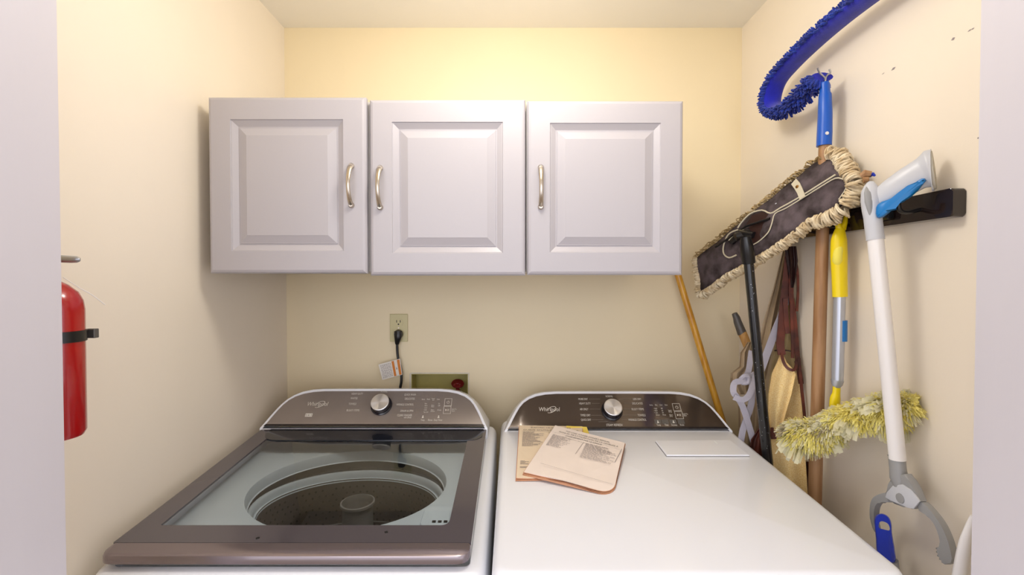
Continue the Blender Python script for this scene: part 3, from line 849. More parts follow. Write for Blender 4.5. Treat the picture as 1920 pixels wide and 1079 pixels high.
DL = [(1103.5, 1126, 749), (1109, 1125, 757.2), (1105, 1126, 768), (1108, 1128, 779.4), (1109, 1131, 787.6), (1160, 1185, 749), (1170, 1184, 757), (1169, 1183, 768), (1167, 1194, 779.2), (1165, 1176, 787.6), (1122, 1139, 791.4)]
panel_print(con2, fp2, nf2, DT, DL, (1029.7, 768), dict(frames=[(1268.6, 764.3, 14, 11.5), (1273, 779, 14, 11.5)], power=[(1268.6, 764.5)], play=[(1273, 779)], icons=[(1233.5, 791.5), (1262.6, 791.5)], pads=[(1233.4, 791.4, 12.5, 6.5), (1247, 791.4, 12.5, 6.5), (1262, 791.4, 12.5, 6.5), (1277, 791.4, 12.5, 6.5)], dots=[(1226, 766.6), (1226.4, 770.7), (1227, 774.5)]), (1147, 771))

# ================================================================ MANUALS ON THE DRYER
def booklet(name, label, cs, layers, m, curl=0.0, text=None, rev=0):
    """cs: TL, BL, BR, TR points of the top page; layers stacked beneath with a small fan"""
    root = thing(name, label, 'booklet', sum(cs, Vector()) / 4, 'owner manuals on the dryer')
    nn = (cs[1] - cs[0]).cross(cs[3] - cs[0]).normalized()
    if nn.z < 0: nn = -nn
    def corner_uv(r):      # outline with rounded bottom-right corner
        out = [(0, 0), (0, 0.5), (0, 1)]
        out += [(0.25, 1), (0.5, 1)]
        for i in range(7):
            a = PI / 2 * (1 - i / 6); out.append((1 - r + r * math.cos(a), 1 - r + r * math.sin(a)))
        out += [(1, 0.4), (1, 0)]
        return out
    uv = corner_uv(0.16 if rev == 0 else 0.02)
    def edge_wave(u, v, li): return 0.0012 * math.sin(7 * u + li * 1.7) * v
    prev = None
    for li in range(layers):
        bm = N(); h = -0.0012 * li
        g = 0.003 * li
        pts = []
        for (u, v) in uv:
            p = bil(cs, u, v) + nn * (h + edge_wave(u, v, li) - curl * (max(0, u + v - 1.35)) ** 2)
            p += (cs[1] - cs[0]).normalized() * g * v * 0.5 + (cs[3] - cs[0]).normalized() * g * 0.2 * (u - 0.5) * 2
            pts.append(p)
        top = [bm.verts.new(p) for p in pts]; bot = [bm.verts.new(p - nn * 0.0009) for p in pts]
        bm.faces.new(top); bm.faces.new(bot[::-1])
        for i in range(len(top)): bm.faces.new((top[i], bot[i], bot[(i + 1) % len(top)], top[(i + 1) % len(top)]))
        obj('cover' if li == 0 else 'pages', bm, m if li == 0 else M['paperedge'], root)
    if text:
        ex = (cs[3] - cs[0]).normalized(); ey = nn.cross(ex).normalized()
        bm = N(); wdt = (cs[3] - cs[0]).length; hgt = (cs[1] - cs[0]).length
        for s, u, v, hh, ww in text['heads']: text_into(bm, s, bil(cs, u, v), ex, ey, hh, width=ww * wdt, lift=0.0018)
        obj('title_lettering', bm, M['inkd'], root)
        bm = N()
        for (u0, u1, v0, v1, rows) in text['blocks']:
            for r_ in range(rows):
                v = v0 + (v1 - v0) * r_ / rows; u = u0; end = u0 + (u1 - u0) * random.uniform(0.45, 1.0)
                while u < end:
                    l = random.uniform(0.015, 0.07); l = min(l, end - u)
                    quad_on(bm, bil(cs, u + l / 2, v), ex, ey, l * wdt, hgt * (v1 - v0) / rows * 0.36, 0.0018); u += l + 0.008
        for (u0, u1, v, t) in text.get('rules', []):
            quad_on(bm, bil(cs, (u0 + u1) / 2, v), ex, ey, (u1 - u0) * wdt, t, 0.0018)
        for (u, v0, v1, t) in text.get('vrules', []):
            quad_on(bm, bil(cs, u, (v0 + v1) / 2), ex, ey, t, (v1 - v0) * hgt, 0.0018)
        obj('small_print', bm, M['ink'], root)
    return root
H1 = 0.007
b1 = [at(974, 798, 1.372), dpl(968, 897, H1), dpl(1090, 897, H1), at(1092, 800, 1.372)]
booklet('owner_manual', 'cream dryer manual lying underneath at the left on the dryer top', b1, 4, M['paper2'], 0.0,
        dict(heads=[("ELECTRIC DRYER OWNER'S", 0.50, 0.06, 0.0062, 0.62), ("GUIDE D'UTILISATION DE LA", 0.50, 0.115, 0.0062, 0.86), ('Table of Contents', 0.62, 0.175, 0.0036, 0.3)],
             blocks=[(0.06, 0.42, 0.16, 0.47, 16), (0.05, 0.19, 0.73, 0.80, 4), (0.05, 0.16, 0.83, 0.86, 2)], rules=[(0.06, 0.7, 0.145, 0.0006)]), rev=1)
H2 = 0.015
b2 = [at(1041, 798, 1.358), dpl(982, 886, H2), dpl(1150, 920, H2), at(1172, 831, 1.30)]
b2[3] = dpl(1172, 831, 0.018)
booklet('owner_manual', 'pinkish washer manual lying crosswise on top with curled right corner', b2, 4, M['paper'], 0.03,
        dict(heads=[("TOP LOAD WASHER OWNER'S MANUAL", 0.50, 0.085, 0.0062, 0.62), ("MANUEL DE L'UTILISATION DE LA LAVEUSE À", 0.52, 0.135, 0.0062, 0.82), ('CHARGEMENT PAR LE DESSUS', 0.47, 0.185, 0.0062, 0.5), ('Table of Contents / Table des matières', 0.40, 0.235, 0.0036, 0.26)],
             blocks=[(0.05, 0.33, 0.22, 0.47, 14), (0.52, 0.94, 0.24, 0.56, 18)], rules=[(0.12, 0.99, 0.86, 0.0008), (0.02, 0.96, 0.262 - 0.08, 0.0005)], vrules=[(0.47, 0.24, 0.50, 0.001), (0.96, 0.2, 0.48, 0.0014)]))
b3 = [at(1062, 799, 1.364), at(1060, 815, 1.352), at(1106, 817, 1.345), at(1100, 801, 1.366)]
bm = N(); prism(bm, b3, Vector((0, 0.0005, -0.0008)))
tag(obj('yellow_sheet', bm, M['yellowpaper']), 'small yellow sheet sticking out behind the two manuals', 'paper')

# ================================================================ FIRE EXTINGUISHER
fx, fy = -0.754, 0.744
zt_, zb_ = CAM_H - 0.005, at(150, 822, 0.74).z
fe = thing('fire_extinguisher', 'red fire extinguisher strapped to the left wall behind the door jamb', 'fire extinguisher', (fx, fy, zb_))
R_ = 0.039
bm = N(); lathe(bm, [(0.0, zb_), (R_ * 0.9, zb_), (R_, zb_ + 0.008), (R_, zt_ - 0.045), (R_ * 0.95, zt_ - 0.030), (R_ * 0.80, zt_ - 0.016), (R_ * 0.5, zt_ - 0.004), (0.010, zt_ + 0.002), (0.010, zt_ + 0.03)], (fx, fy, 0), n=40, cap1=True)
obj('cylinder', bm, M['red'], fe, True)
bm = N(); zm = at(150, 632, 0.74).z
lathe(bm, [(R_ + 0.0005, zm - 0.009), (R_ + 0.002, zm - 0.009), (R_ + 0.002, zm + 0.009), (R_ + 0.0005, zm + 0.009)], (fx, fy, 0), n=40)
box(bm, fx - 0.030, fx + 0.006, fy + R_ + 0.001, fy + R_ + 0.009, zm - 0.009, zm + 0.009, 0.001, 1)
box(bm, XL + 0.002, fx - 0.02, fy + R_ - 0.01, fy + R_ + 0.004, zm - 0.012, zm + 0.012, 0.001, 1)
obj('strap', bm, M['black'], fe, True)
bm = N(); zc_ = zm
bx_ = at(150, 632, 0.79)
box(bm, fx + 0.012, fx + 0.030, fy + 0.040, fy + 0.050, zm - 0.008, zm + 0.008, 0.001, 1)
obj('buckle', bm, M['steeld'], fe)
bm = N(); box(bm, fx - 0.018, fx + 0.004, fy - 0.014, fy + 0.010, zt_ + 0.028, zt_ + 0.05, 0.003, 1)
obj('valve_head', bm, M['silver'], fe, True)
bm = N(); hz = at(130, 487, 0.76).z
tube(bm, [(fx - 0.02, fy - 0.01, hz + 0.002), (fx + 0.02, fy + 0.012, hz), (at(141, 487, 0.755).x, 0.758, hz), (at(145, 488, 0.755).x, 0.76, hz)], [0.0062, 0.006, 0.0055, 0.003], 12)
obj('nozzle', bm, M['silver'], fe, True)
bm = N(); tube(bm, smooth_path([at(118, 520, 0.745), at(150, 541, 0.755), at(172, 553, 0.765), at(197, 572, 0.78)]), 0.0007, 6)
obj('pull_tie', bm, M['reachw'], fe, True)

# ================================================================ RIGHT WALL: TOOL RACK
ra, rb = atx(1788, 352, XR - 0.024), atx(1788, 406, XR - 0.024)
RZ1, RZ0 = ra.z, rb.z; RY0 = ra.y; RY1 = 1.36
rk = thing('tool_rack', 'long glossy black wall-mounted tool rack with hooks on the right wall', 'rack', (XR - 0.01, (RY0 + RY1) / 2, RZ0))
bm = N()
poly = [(XR - 0.0006, y, z) for y, z in rrect(RY0, RY1, RZ0, RZ1, 0.006)]
prism(bm, poly, (-0.024, 0, 0), 0.002)
obj('rail', bm, M['blackgloss'], rk)
RX = XR - 0.024
def hook(y, z, out=0.045, rise=0.03, r=0.0042):
    bm = N(); tube(bm, smooth_path([(RX + 0.004, y, z), (RX - out * 0.5, y, z - 0.006), (RX - out * 0.9, y, z - 0.004), (RX - out, y, z + rise * 0.5), (RX - out, y - 0.001, z + rise)], 5), r, 10)
    obj('hook', bm, M['black'], rk, True)
for hy, hz_ in ((0.895, RZ0 + 0.024), (1.10, RZ0 + 0.020), (1.24, RZ0 + 0.020), (1.33, RZ0 + 0.02)): hook(hy, hz_)
bm = N(); box(bm, RX - 0.016, RX - 0.0003, 0.955, 1.005, RZ0 + 0.012, RZ1 - 0.008, 0.003, 1)
obj('clip_housing', bm, M['black'], rk)

# ================================================================ BLUE FLEXIBLE DUSTER
bd = thing('flexible_duster', 'tall flexible duster with hooked royal blue chenille head and blue grip', 'duster', at(1530, 1000, 1.16))
gx = 0.772
def on_wallplane(px, py, X=gx): return atx(px, py, X)
pole_top = at(1547, 262, 1.13); pole_bot = at(1527, 960, 1.155)
ddir = (pole_bot - pole_top).normalized()
bm = N(); tube(bm, [pole_top, pole_top.lerp(pole_bot, 0.5), pole_bot, pole_bot + ddir * 0.75], [0.0135, 0.0145, 0.0155, 0.016], 18)
obj('wooden_pole', bm, M['wood'], bd, True)
bm = N(); gp_ = [at(1545, 274, 1.13), at(1546, 250, 1.13), at(1547, 215, 1.128), at(1547, 178, 1.125), at(1546.5, 174, 1.125), at(1546, 158, 1.122), at(1546, 155, 1.122)]
tube(bm, gp_, [0.0165, 0.0165, 0.0155, 0.0135, 0.0115, 0.0110, 0.0095], 18); obj('grip', bm, M['blue'], bd, True)
bm = N(); lathe(bm, [(0.004, 0), (0.004, 0.002)], at(1541, 254, 1.13) + Vector((0.001, -0.0162, 0)), (0, -1, 0), 12, True, True); obj('grip_hole', bm, M['reachw'], bd)
# wire yoke
bm = N()
base = at(1547, 157, 1.122)
for a in ([base, at(1546, 146, 1.118), at(1537, 137, 1.11), at(1533, 128, 1.105)], [base, at(1548, 146, 1.12), at(1552, 140, 1.12), at(1557, 137, 1.12), at(1555, 130, 1.12)]):
    tube(bm, smooth_path(a), 0.0022, 8)
obj('wire_yoke', bm, M['silver'], bd, True)
# head centreline (a hook standing in a plane parallel to the wall)
hx = 0.762
cl = [Vector((hx, 1.122, at(1552, 133, 1.10).z - 0.004)), Vector((hx, 1.15, CAM_H + 0.495)), Vector((hx, 1.24, CAM_H + 0.476)), Vector((hx, 1.305, CAM_H + 0.485)), Vector((hx, 1.338, CAM_H + 0.520)), Vector((hx, 1.315, CAM_H + 0.565)), Vector((hx, 1.25, CAM_H + 0.585)), Vector((hx, 1.15, CAM_H + 0.598)), Vector((hx, 1.05, CAM_H + 0.603)), Vector((hx + 0.004, 0.95, CAM_H + 0.604)), Vector((hx + 0.004, 0.86, CAM_H + 0.600))]
cl = smooth_path(cl, 6)
# sleeve: flat elliptical band; width across the wall normal (x)
bm = N(); tube(bm, cl, [0.027] * len(cl), 14, up=(1, 0, 0), ratio=0.40)
obj('sleeve', bm, M['bluecloth'], bd, True)
bm = N()
fr = frames(cl, (1, 0, 0))
for i in range(len(cl) - 1):
    for s in range(24):
        t = random.random(); p = cl[i].lerp(cl[i + 1], t); a, b = fr[i]
        # b = T x a; outer side of the hook
        outv = b if (b.dot(p - Vector((hx, 1.18, CAM_H + 0.54))) > 0) else -b
        ang = random.uniform(-1.75, 0.55)
        dirv = (outv * math.cos(ang) + a * math.sin(ang)).normalized()
        root_ = p + a * 0.023 * math.sin(ang) + outv * 0.0095 * math.cos(ang)
        L = random.uniform(0.013, 0.018)
        tip = root_ + dirv * L + Vector((random.uniform(-1, 1), random.uniform(-1, 1), random.uniform(-1.2, 0.4))) * 0.0028
        tube(bm, [root_, root_.lerp(tip, 0.6), tip], [0.0022, 0.0028, 0.0018], 6)
f_ = obj('chenille_fringe', bm, M['bluefib'], bd, True); f_['kind'] = 'stuff'
bm = N(); tube(bm, [p + fr[i][0] * -0.0238 for i, p in enumerate(cl)], 0.0022, 6); obj('seam', bm, M['blued'], bd, True)

# ================================================================ DUST MOP
mTL, mBL, mBR, mTR = at(1302, 494, 1.50), at(1318, 552, 1.46), at(1578, 402, 1.03), at(1562, 306, 1.10)
mc = [mTL, mBL, mBR, mTR]
mn = (mBL - mTL).cross(mTR - mTL).normalized()
if mn.y > 0: mn = -mn
dm = thing('dust_mop', 'large dust mop hung upside down with grey canvas pocket pad and cream yarn fringe', 'mop', (mBL + mTR) / 2)
def MP(u, v, h=0.0): return bil(mc, u, v) + mn * h
def inv(px, py, h=0.006):
    u, v = 0.5, 0.5
    for _ in range(25):
        a = proj(MP(u, v, h)); e = 1e-3
        b = proj(MP(u + e, v, h)); c = proj(MP(u, v + e, h))
        J = [[(b[0] - a[0]) / e, (c[0] - a[0]) / e], [(b[1] - a[1]) / e, (c[1] - a[1]) / e]]
        det = J[0][0] * J[1][1] - J[0][1] * J[1][0]; rx, ry = px - a[0], py - a[1]
        u += (J[1][1] * rx - J[0][1] * ry) / det; v += (-J[1][0] * rx + J[0][0] * ry) / det
    return u, v
def Z2(x, y): return (1260 + x / 3.371, 280 + y / 3.371)      # second study crop to frame
def MZ(x, y, h=0.0): u, v = inv(*Z2(x, y)); return MP(u, v, h)
# canvas outline from the photograph, as rows along u
top_e = [(155, 685), (300, 570), (500, 405), (700, 245), (900, 85), (1000, 55), (1045, 130), (1105, 225)]
bot_e = [(180, 910), (330, 800), (520, 690), (700, 575), (880, 430), (1000, 385), (1050, 350), (1100, 250)]
def resamp(pts, n):
    P_ = [Vector((x, y, 0)) for x, y in pts]; L = [0]
    for i in range(1, len(P_)): L.append(L[-1] + (P_[i] - P_[i - 1]).length)
    out = []
    for k_ in range(n):
        t = L[-1] * k_ / (n - 1); i = 0
        while i < len(P_) - 2 and L[i + 1] < t: i += 1
        f = (t - L[i]) / max(1e-9, L[i + 1] - L[i]); out.append(P_[i].lerp(P_[i + 1], f))
    return out
NU, NV = 34, 9
te, be = resamp(top_e, NU), resamp(bot_e, NU)
bm = N(); G = []
for i in range(NU):
    row = []
    for j in range(NV):
        q_ = te[i].lerp(be[i], j / (NV - 1)); u, v = inv(*Z2(q_.x, q_.y))
        e = min(i / 3, (NU - 1 - i) / 3, 1) * math.sin(PI * j / (NV - 1)) ** 0.5
        h = 0.004 + 0.011 * e + 0.0022 * math.sin(i * 1.1 + j * 0.9) + random.uniform(-1, 1) * 0.0005
        row.append(MP(u, v, h))
    G.append(row)
V = [[bm.verts.new(p) for p in r] for r in G]; V2 = [[bm.verts.new(p - mn * 0.018) for p in r] for r in G]
for i in range(NU - 1):
    for j in range(NV - 1):
        bm.faces.new((V[i][j], V[i + 1][j], V[i + 1][j + 1], V[i][j + 1])); bm.faces.new((V2[i][j], V2[i][j + 1], V2[i + 1][j + 1], V2[i + 1][j]))
bnd = [(i, 0) for i in range(NU)] + [(NU - 1, j) for j in range(1, NV)] + [(i, NV - 1) for i in range(NU - 2, -1, -1)] + [(0, j) for j in range(NV - 2, 0, -1)]
for k_ in range(len(bnd)):
    a, b = bnd[k_], bnd[(k_ + 1) % len(bnd)]
    bm.faces.new((V[a[0]][a[1]], V2[a[0]][a[1]], V2[b[0]][b[1]], V[b[0]][b[1]]))
obj('canvas_pad', bm, M['canvas'], dm, True, flat_angle=80)
# fringe
per = [G[i][j] for i, j in bnd]; cenm = sum(per, Vector()) / len(per)
bmf = N(); bmt = N()
def yarn(bm_, p, out, L, back, r=0.0021, curl=1.0):
    side = out.cross(mn).normalized()
    ph = random.uniform(-1, 1)
    pts = [p + mn * 0.002, p + out * L * 0.35 + mn * (0.010 + 0.003 * ph), p + out * L * 0.75 + mn * 0.009 + side * 0.004 * ph * curl, p + out * L + side * 0.007 * ph * curl - mn * 0.001, p + out * L * 0.8 + side * (0.009 * ph * curl + 0.004) - mn * back, p + out * L * 0.3 - mn * (back + 0.004)]
    tube(bm_, smooth_path(pts, 2), r, 5, cap=True)
nb = len(bnd)
for k_ in range(nb):
    a, b = per[k_], per[(k_ + 1) % nb]
    seg = (b - a).length
    i0, j0 = bnd[k_]
    istop = j0 == 0 and i0 < NU - 7
    isright = i0 >= NU - 8
    cnt = int(seg / 0.0036 * (1.0 if istop else 1.1)) + 1
    tdir = (b - a).normalized(); outd = tdir.cross(mn).normalized()
    if outd.dot((a - cenm)) < 0: outd = -outd
    for _ in range(cnt * (2 if not istop else 1)):
        p = a.lerp(b, random.random()) - mn * random.uniform(-0.003, 0.010)
        od = (outd + tdir * random.uniform(-0.45, 0.45)).normalized()
        if istop: yarn(bmt, p, od, random.uniform(0.005, 0.017), 0.012, 0.0014, 1.8)
        elif isright: yarn(bmf, p, (od + tdir * 0.1).normalized(), random.uniform(0.022, 0.034), 0.016, 0.0025, 0.9)
        else: yarn(bmf, p, od, random.uniform(0.012, 0.020), 0.014, 0.0024, 1.5)
o = obj('yarn_fringe', bmf, M['yarn'], dm, True); o['kind'] = 'stuff'
o = obj('dusty_top_fringe', bmt, M['yarntip'], dm, True); o['kind'] = 'stuff'
# seams and pocket edges
def seam(pts, r=0.0013, h=0.0135, k_=3): return smooth_path([MZ(x, y, h) for x, y in pts], k_)
bm = N()
tube(bm, seam([(432, 500), (455, 465), (510, 410), (585, 388), (640, 408), (700, 375), (800, 320), (930, 240), (1050, 165)], h=0.016), 0.0022, 8)
tube(bm, seam([(500, 618), (560, 590), (625, 530), (650, 470), (670, 410), (740, 375), (850, 308), (960, 240), (1050, 188), (1100, 192)], h=0.017), 0.0016, 8)
tube(bm, seam([(440, 512), (395, 530), (368, 560), (348, 620), (352, 665), (385, 688), (430, 672)], h=0.021), 0.0022, 8)
tube(bm, seam([(390, 580), (440, 535), (480, 510)], h=0.024), 0.0028, 8)
obj('pocket_edging', bm, M['canvasedge'], dm, True)
bm = N()
tube(bm, seam([(1010, 55), (1050, 130), (1100, 190), (1110, 240), (1060, 320)], h=0.010), 0.0012, 6)
tube(bm, seam([(1025, 50), (1070, 130), (1112, 190)], h=0.011), 0.0012, 6)
obj('stitching', bm, M['canvasedge'], dm, True)
bm = N(); loopp = [MZ(*p_, 0.0150) for p_ in ((470, 500), (520, 420), (585, 398), (640, 420), (655, 425), (640, 500), (600, 560), (520, 600), (450, 560))]
bm.faces.new([bm.verts.new(p) for p in loopp]); obj('pocket_opening', bm, M['leatherd'], dm)
# snap strap
bm = N(); pth = [MZ(790, 208, 0.018), MZ(815, 235, 0.020), MZ(835, 270, 0.021), MZ(845, 308, 0.018)]
tube(bm, pth, [0.0085, 0.009, 0.008, 0.008], up=(pth[3] - pth[0]).cross(mn), ratio=0.12, square=True)
st_ = obj('snap_strap', bm, M['canvasedge'], dm)
bm = N(); lathe(bm, [(0.0045, 0), (0.004, 0.0015), (0.002, 0.002)], MZ(818, 242, 0.0215), mn, 14, True, True); obj('snap_button', bm, M['brass'], st_, True)
bm = N(); lathe(bm, [(0.003, 0), (0.0025, 0.0015)], MZ(672, 348, 0.014), mn, 12, True, True); obj('grommet', bm, M['reachg'], dm, True)
# handle with swivel socket
hT = at(1402, 470, 1.235); hM = at(1412, 560, 1.24); hB = at(1439, 862, 1.255)
hd = (hB - at(1404, 480, 1.235)).normalized()
bm = N(); tube(bm, [at(1403, 488, 1.235), hB, hB + hd * 0.8], [0.0125, 0.0135, 0.0135], 18); hdl = obj('handle', bm, M['blackpaint'], dm, True)
bm = N()
for _ in range(42):
    t = random.random() * 0.95; c = at(1404, 492, 1.235).lerp(hB, t); a = random.uniform(-1.1, 1.1) + 0.5
    vd = Vector((-math.sin(a) , -math.cos(a), 0)); c += vd * (0.0128 + 0.001 * t)
    r_ = random.uniform(0.0004, 0.0011); ex = Vector((vd.y, -vd.x, 0))
    bm.faces.new([bm.verts.new(c + ex * (r_ * q) + Vector((0, 0, r_ * w_ * 1.3))) for q, w_ in ((-1, 0), (0, -1), (1, 0), (0, 1))])
obj('paint_flecks', bm, M['reachg'], hdl)
bm = N(); tube(bm, [at(1398, 445, 1.225), at(1400, 462, 1.225), at(1402, 478, 1.232), at(1404, 494, 1.235)], [0.013, 0.0165, 0.0175, 0.0165], 18)
tube(bm, [MZ(400, 590, 0.02), MZ(470, 530, 0.028), MZ(540, 545, 0.02)], 0.009, 12)
lathe(bm, [(0.012, -0.02), (0.012, 0.02)], MZ(475, 545, 0.024), (1, -0.2, 0.3), 16, True, True)
obj('swivel_socket', bm, M['black'], dm, True)
bm = N(); tube(bm, [MZ(300, 620, 0.022), MZ(400, 560, 0.026), MZ(500, 490, 0.026), MZ(640, 440, 0.018)], 0.0035, 8)
obj('frame_wire', bm, M['black'], dm, True)
# wooden chip with a blue end at the mop's right end
bm = N(); tube(bm, [at(1614, 331, 1.0), at(1622, 326, 0.995), at(1633, 327, 0.99)], [0.006, 0.009, 0.007], 8)
tube(bm, [at(1618, 338, 0.99), at(1629, 336, 0.985)], [0.007, 0.005], 8)
wc = thing('hanging_peg', 'small brown peg with blue tip beside the right end of the dust mop', 'peg', at(1625, 332, 0.99))
obj('peg_body', bm, M['wood'], wc, True)
bm = N(); tube(bm, [at(1632, 328, 0.99), at(1637, 327, 0.988), at(1641, 330, 0.985)], [0.006, 0.004, 0.002], 8); obj('blue_tip', bm, M['blued'], wc, True)

# ================================================================ YELLOW EXTENDABLE DUSTER
yx = 0.782
yd = thing('fluffy_duster', 'yellow-handled extendable duster with fluffy yellow head hanging from the rack', 'duster', at(1570, 760, 1.09))
A_ = lambda px, py: at(px, py, 1.085)
bm = N(); tube(bm, smooth_path([A_(1575, 428), A_(1573, 450), A_(1573, 480), A_(1574, 520), A_(1575, 557)], 4), [0.009, 0.0175, 0.0185, 0.0170, 0.0165], 20, up=(1, 0, 0), ratio=0.8)
tube(bm, [A_(1570, 412), A_(1571, 420), A_(1574, 430)], [0.004, 0.006, 0.008], 10); tube(bm, [A_(1586, 405), A_(1584, 418), A_(1579, 430)], [0.004, 0.006, 0.008], 10)
obj('handle', bm, M['yellow'], yd, True)
bm = N(); tube(bm, smooth_path([A_(1577, 447) + Vector((0, -0.006, 0)), A_(1569, 470) + Vector((0, -0.006, 0)), A_(1567, 490) + Vector((0, -0.006, 0)), A_(1570, 502) + Vector((0, -0.006, 0))]), [0.003, 0.011, 0.011, 0.003], 14, up=(1, 0, 0), ratio=0.9)
obj('thumb_grip', bm, M['yellowpale'], yd, True)
bm = N(); tube(bm, smooth_path([A_(1570, 414), A_(1567, 402), A_(1571, 395), A_(1583, 398), A_(1587, 406)]), 0.004, 10); obj('hanging_loop', bm, M['black'], yd, True)
bm = N(); tube(bm, [A_(1574, 556), A_(1572, 640), A_(1570, 715)], 0.0125, 18); tube(bm, [A_(1570, 713), A_(1569, 722), A_(1569, 727)], [0.0135, 0.011, 0.007], 18)
obj('extension_tube', bm, M['tubegrey'], yd, True)
bm = N(); sa, sb_ = A_(1576, 601), A_(1575.5, 640)
tube(bm, [sa + Vector((0.001, -0.0015, 0)), sb_ + Vector((0.001, -0.0015, 0))], 0.0122, 18); obj('blue_sticker', bm, M['sticker'], yd, True)
bm = N(); tube(bm, smooth_path([A_(1569, 724), A_(1568, 738), A_(1566, 748), A_(1565, 762), A_(1566, 785)]), [0.0085, 0.009, 0.012, 0.012, 0.01], 16, ratio=0.7)
obj('neck', bm, M['yellow'], yd, True)
hA, hB2 = at(1490, 812, 1.13), at(1700, 760, 0.93)
axis = (hB2 - hA)
core = smooth_path([hA, hA + axis * 0.25 + Vector((0, 0, -0.012)), hA + axis * 0.5 + Vector((-0.005, 0, 0.005)), hA + axis * 0.8 + Vector((0, 0, 0.004)), hB2 + Vector((0, 0, -0.002))], 5)
bm = N(); tube(bm, core, [0.021 + 0.004 * math.sin(i_ * 1.9) for i_ in range(len(core))], 14); obj('core', bm, M['fluff'], yd, True)
bms = {'fluff': N(), 'fluffw': N(), 'fluffg': N()}
frc = frames(core)
axn = axis.normalized()
def strand(bm_, p, d_, L, wd, wob=0.010):
    d_ = d_.normalized(); s_ = d_.cross(Vector((random.uniform(-1, 1), random.uniform(-1, 1), random.uniform(-1, 1)))).normalized()
    pr = None
    for q_ in range(5):
        t = q_ / 4; c = p + d_ * L * t + Vector((0, 0, -0.35 * L * t * t)) + s_.cross(d_) * math.sin(t * 4 + wob * 100) * 0.003
        wv = wd * (1 - 0.35 * t)
        q2 = (bm_.verts.new(c - s_ * wv), bm_.verts.new(c + s_ * wv))
        if pr: bm_.faces.new((pr[0], pr[1], q2[1], q2[0]))
        pr = q2
for cl_i in range(300):
    t = random.random() if cl_i > 20 else (0.0 if cl_i % 2 else 1.0)
    an = random.uniform(0, 2 * PI); key = random.choices(['fluff', 'fluffw', 'fluffg'], [0.60, 0.32, 0.08])[0]
    flap = key == 'fluffw' and random.random() < 0.55
    Lc = random.uniform(0.026, 0.050) * (0.86 + 0.20 * math.cos((t - 0.16) * 2 * PI / 0.62)); axk = random.uniform(-0.7, 0.7) + (1.2 if t > 0.95 else (-1.2 if t < 0.05 else 0))
    for _ in range(14 if flap else 46):
        tt = min(1, max(0, t + random.gauss(0, 0.035))); i = min(int(tt * (len(core) - 1)), len(core) - 2); p = core[i].lerp(core[i + 1], tt * (len(core) - 1) - i)
        a, b = frc[i]; aa = an + random.gauss(0, 0.16 if flap else 0.45)
        rd = a * math.cos(aa) + b * math.sin(aa) + axn * (axk + random.gauss(0, 0.10 if flap else 0.22))
        strand(bms[key], p + rd.normalized() * 0.016, rd, Lc * (0.95 if flap else 0.72) * random.uniform(0.75, 1.08), 0.0080 if flap else random.uniform(0.0010, 0.0022), random.random())
for kk, nm in (('fluff', 'yellow_fibres'), ('fluffw', 'cream_fibres'), ('fluffg', 'dusty_fibres')):
    o = obj(nm, bms[kk], M[kk], yd, False); o['kind'] = 'stuff'

# ================================================================ REACHER GRABBER
GX = 0.772
gr = thing('reacher_grabber', 'grey and white reacher grabber with blue trigger hanging claws down from the rack', 'grabber', atx(1690, 1000, GX))
W = lambda px, py, X=GX: atx(px, py, X)
def Z9(x, y): return (1560 + x / 5.396, 280 + y / 5.396)
def GXf(px): return 0.742 + 0.052 * (px - 1640) / 105      # the pistol grip turns out towards the wall
VD = Vector((0.66, 0.75, 0)).normalized()
def WZ(x, y, back=0.0):
    px, py = Z9(x, y); return atx(px, py, GXf(px)) + VD * back
bm = N()
tube(bm, smooth_path([WZ(400, 560), WZ(470, 500), WZ(590, 425), WZ(730, 345), WZ(850, 275), WZ(930, 238), WZ(985, 219), WZ(1014, 213)], 5), [0.016, 0.0175, 0.0235, 0.0270, 0.0280, 0.0310, 0.0400, 0.0405], 28, up=(0, 0, 1), ratio=0.50)
obj('handle', bm, M['reachg'], gr, True)
hd_ = (WZ(1014, 213) - WZ(985, 219)).normalized(); bm = N(); tube(bm, [WZ(1014, 213) - hd_ * 0.001, WZ(1014, 213) + hd_ * 0.003], [0.0375, 0.0365], 28, up=(0, 0, 1), ratio=0.50); obj('end_cap', bm, M['capgrey'], gr, True)
bm = N(); tube(bm, smooth_path([WZ(398, 325), WZ(392, 370), WZ(392, 430), WZ(400, 520), WZ(404, 610), WZ(414, 700), WZ(425, 800), WZ(433, 860), WZ(440, 918)], 4), [0.004, 0.011, 0.0165, 0.0185, 0.0170, 0.0158, 0.0158, 0.0156, 0.0160], 24, up=(1, -0.3, 0), ratio=0.92)
obj('body', bm, M['reachg'], gr, True)
bm = N(); tube(bm, smooth_path([WZ(362, 385, -0.010), WZ(372, 450, -0.0145), WZ(384, 540, -0.0155), WZ(396, 640, -0.0140), WZ(402, 700, -0.0130)], 4), [0.002, 0.0075, 0.0085, 0.0050, 0.001], 16, up=(1, -0.3, 0), ratio=0.5)
obj('guard', bm, M['reachm'], gr, True)
bm = N(); poly = [WZ(x, y, -0.021) for x, y in ((450, 600), (465, 570), (505, 542), (600, 512), (700, 472), (790, 405), (860, 335), (905, 310), (935, 308), (955, 328), (925, 360), (870, 425), (800, 485), (700, 545), (620, 592), (575, 650), (520, 690), (480, 705), (455, 695), (447, 660))]
prism(bm, poly, VD * 0.026, 0.006); obj('trigger', bm, M['trigger'], gr, True)
bm = N(); sA = WZ(438, 905); sB = W(1683, 862); tube(bm, [sA, sB], 0.0142, 22); obj('shaft', bm, M['reachw'], gr, True)
def Z8(x, y): return (1640 + x / 3.868, 800 + y / 3.868)
WY = lambda x, y, X=GX: atx(*Z8(x, y), X)
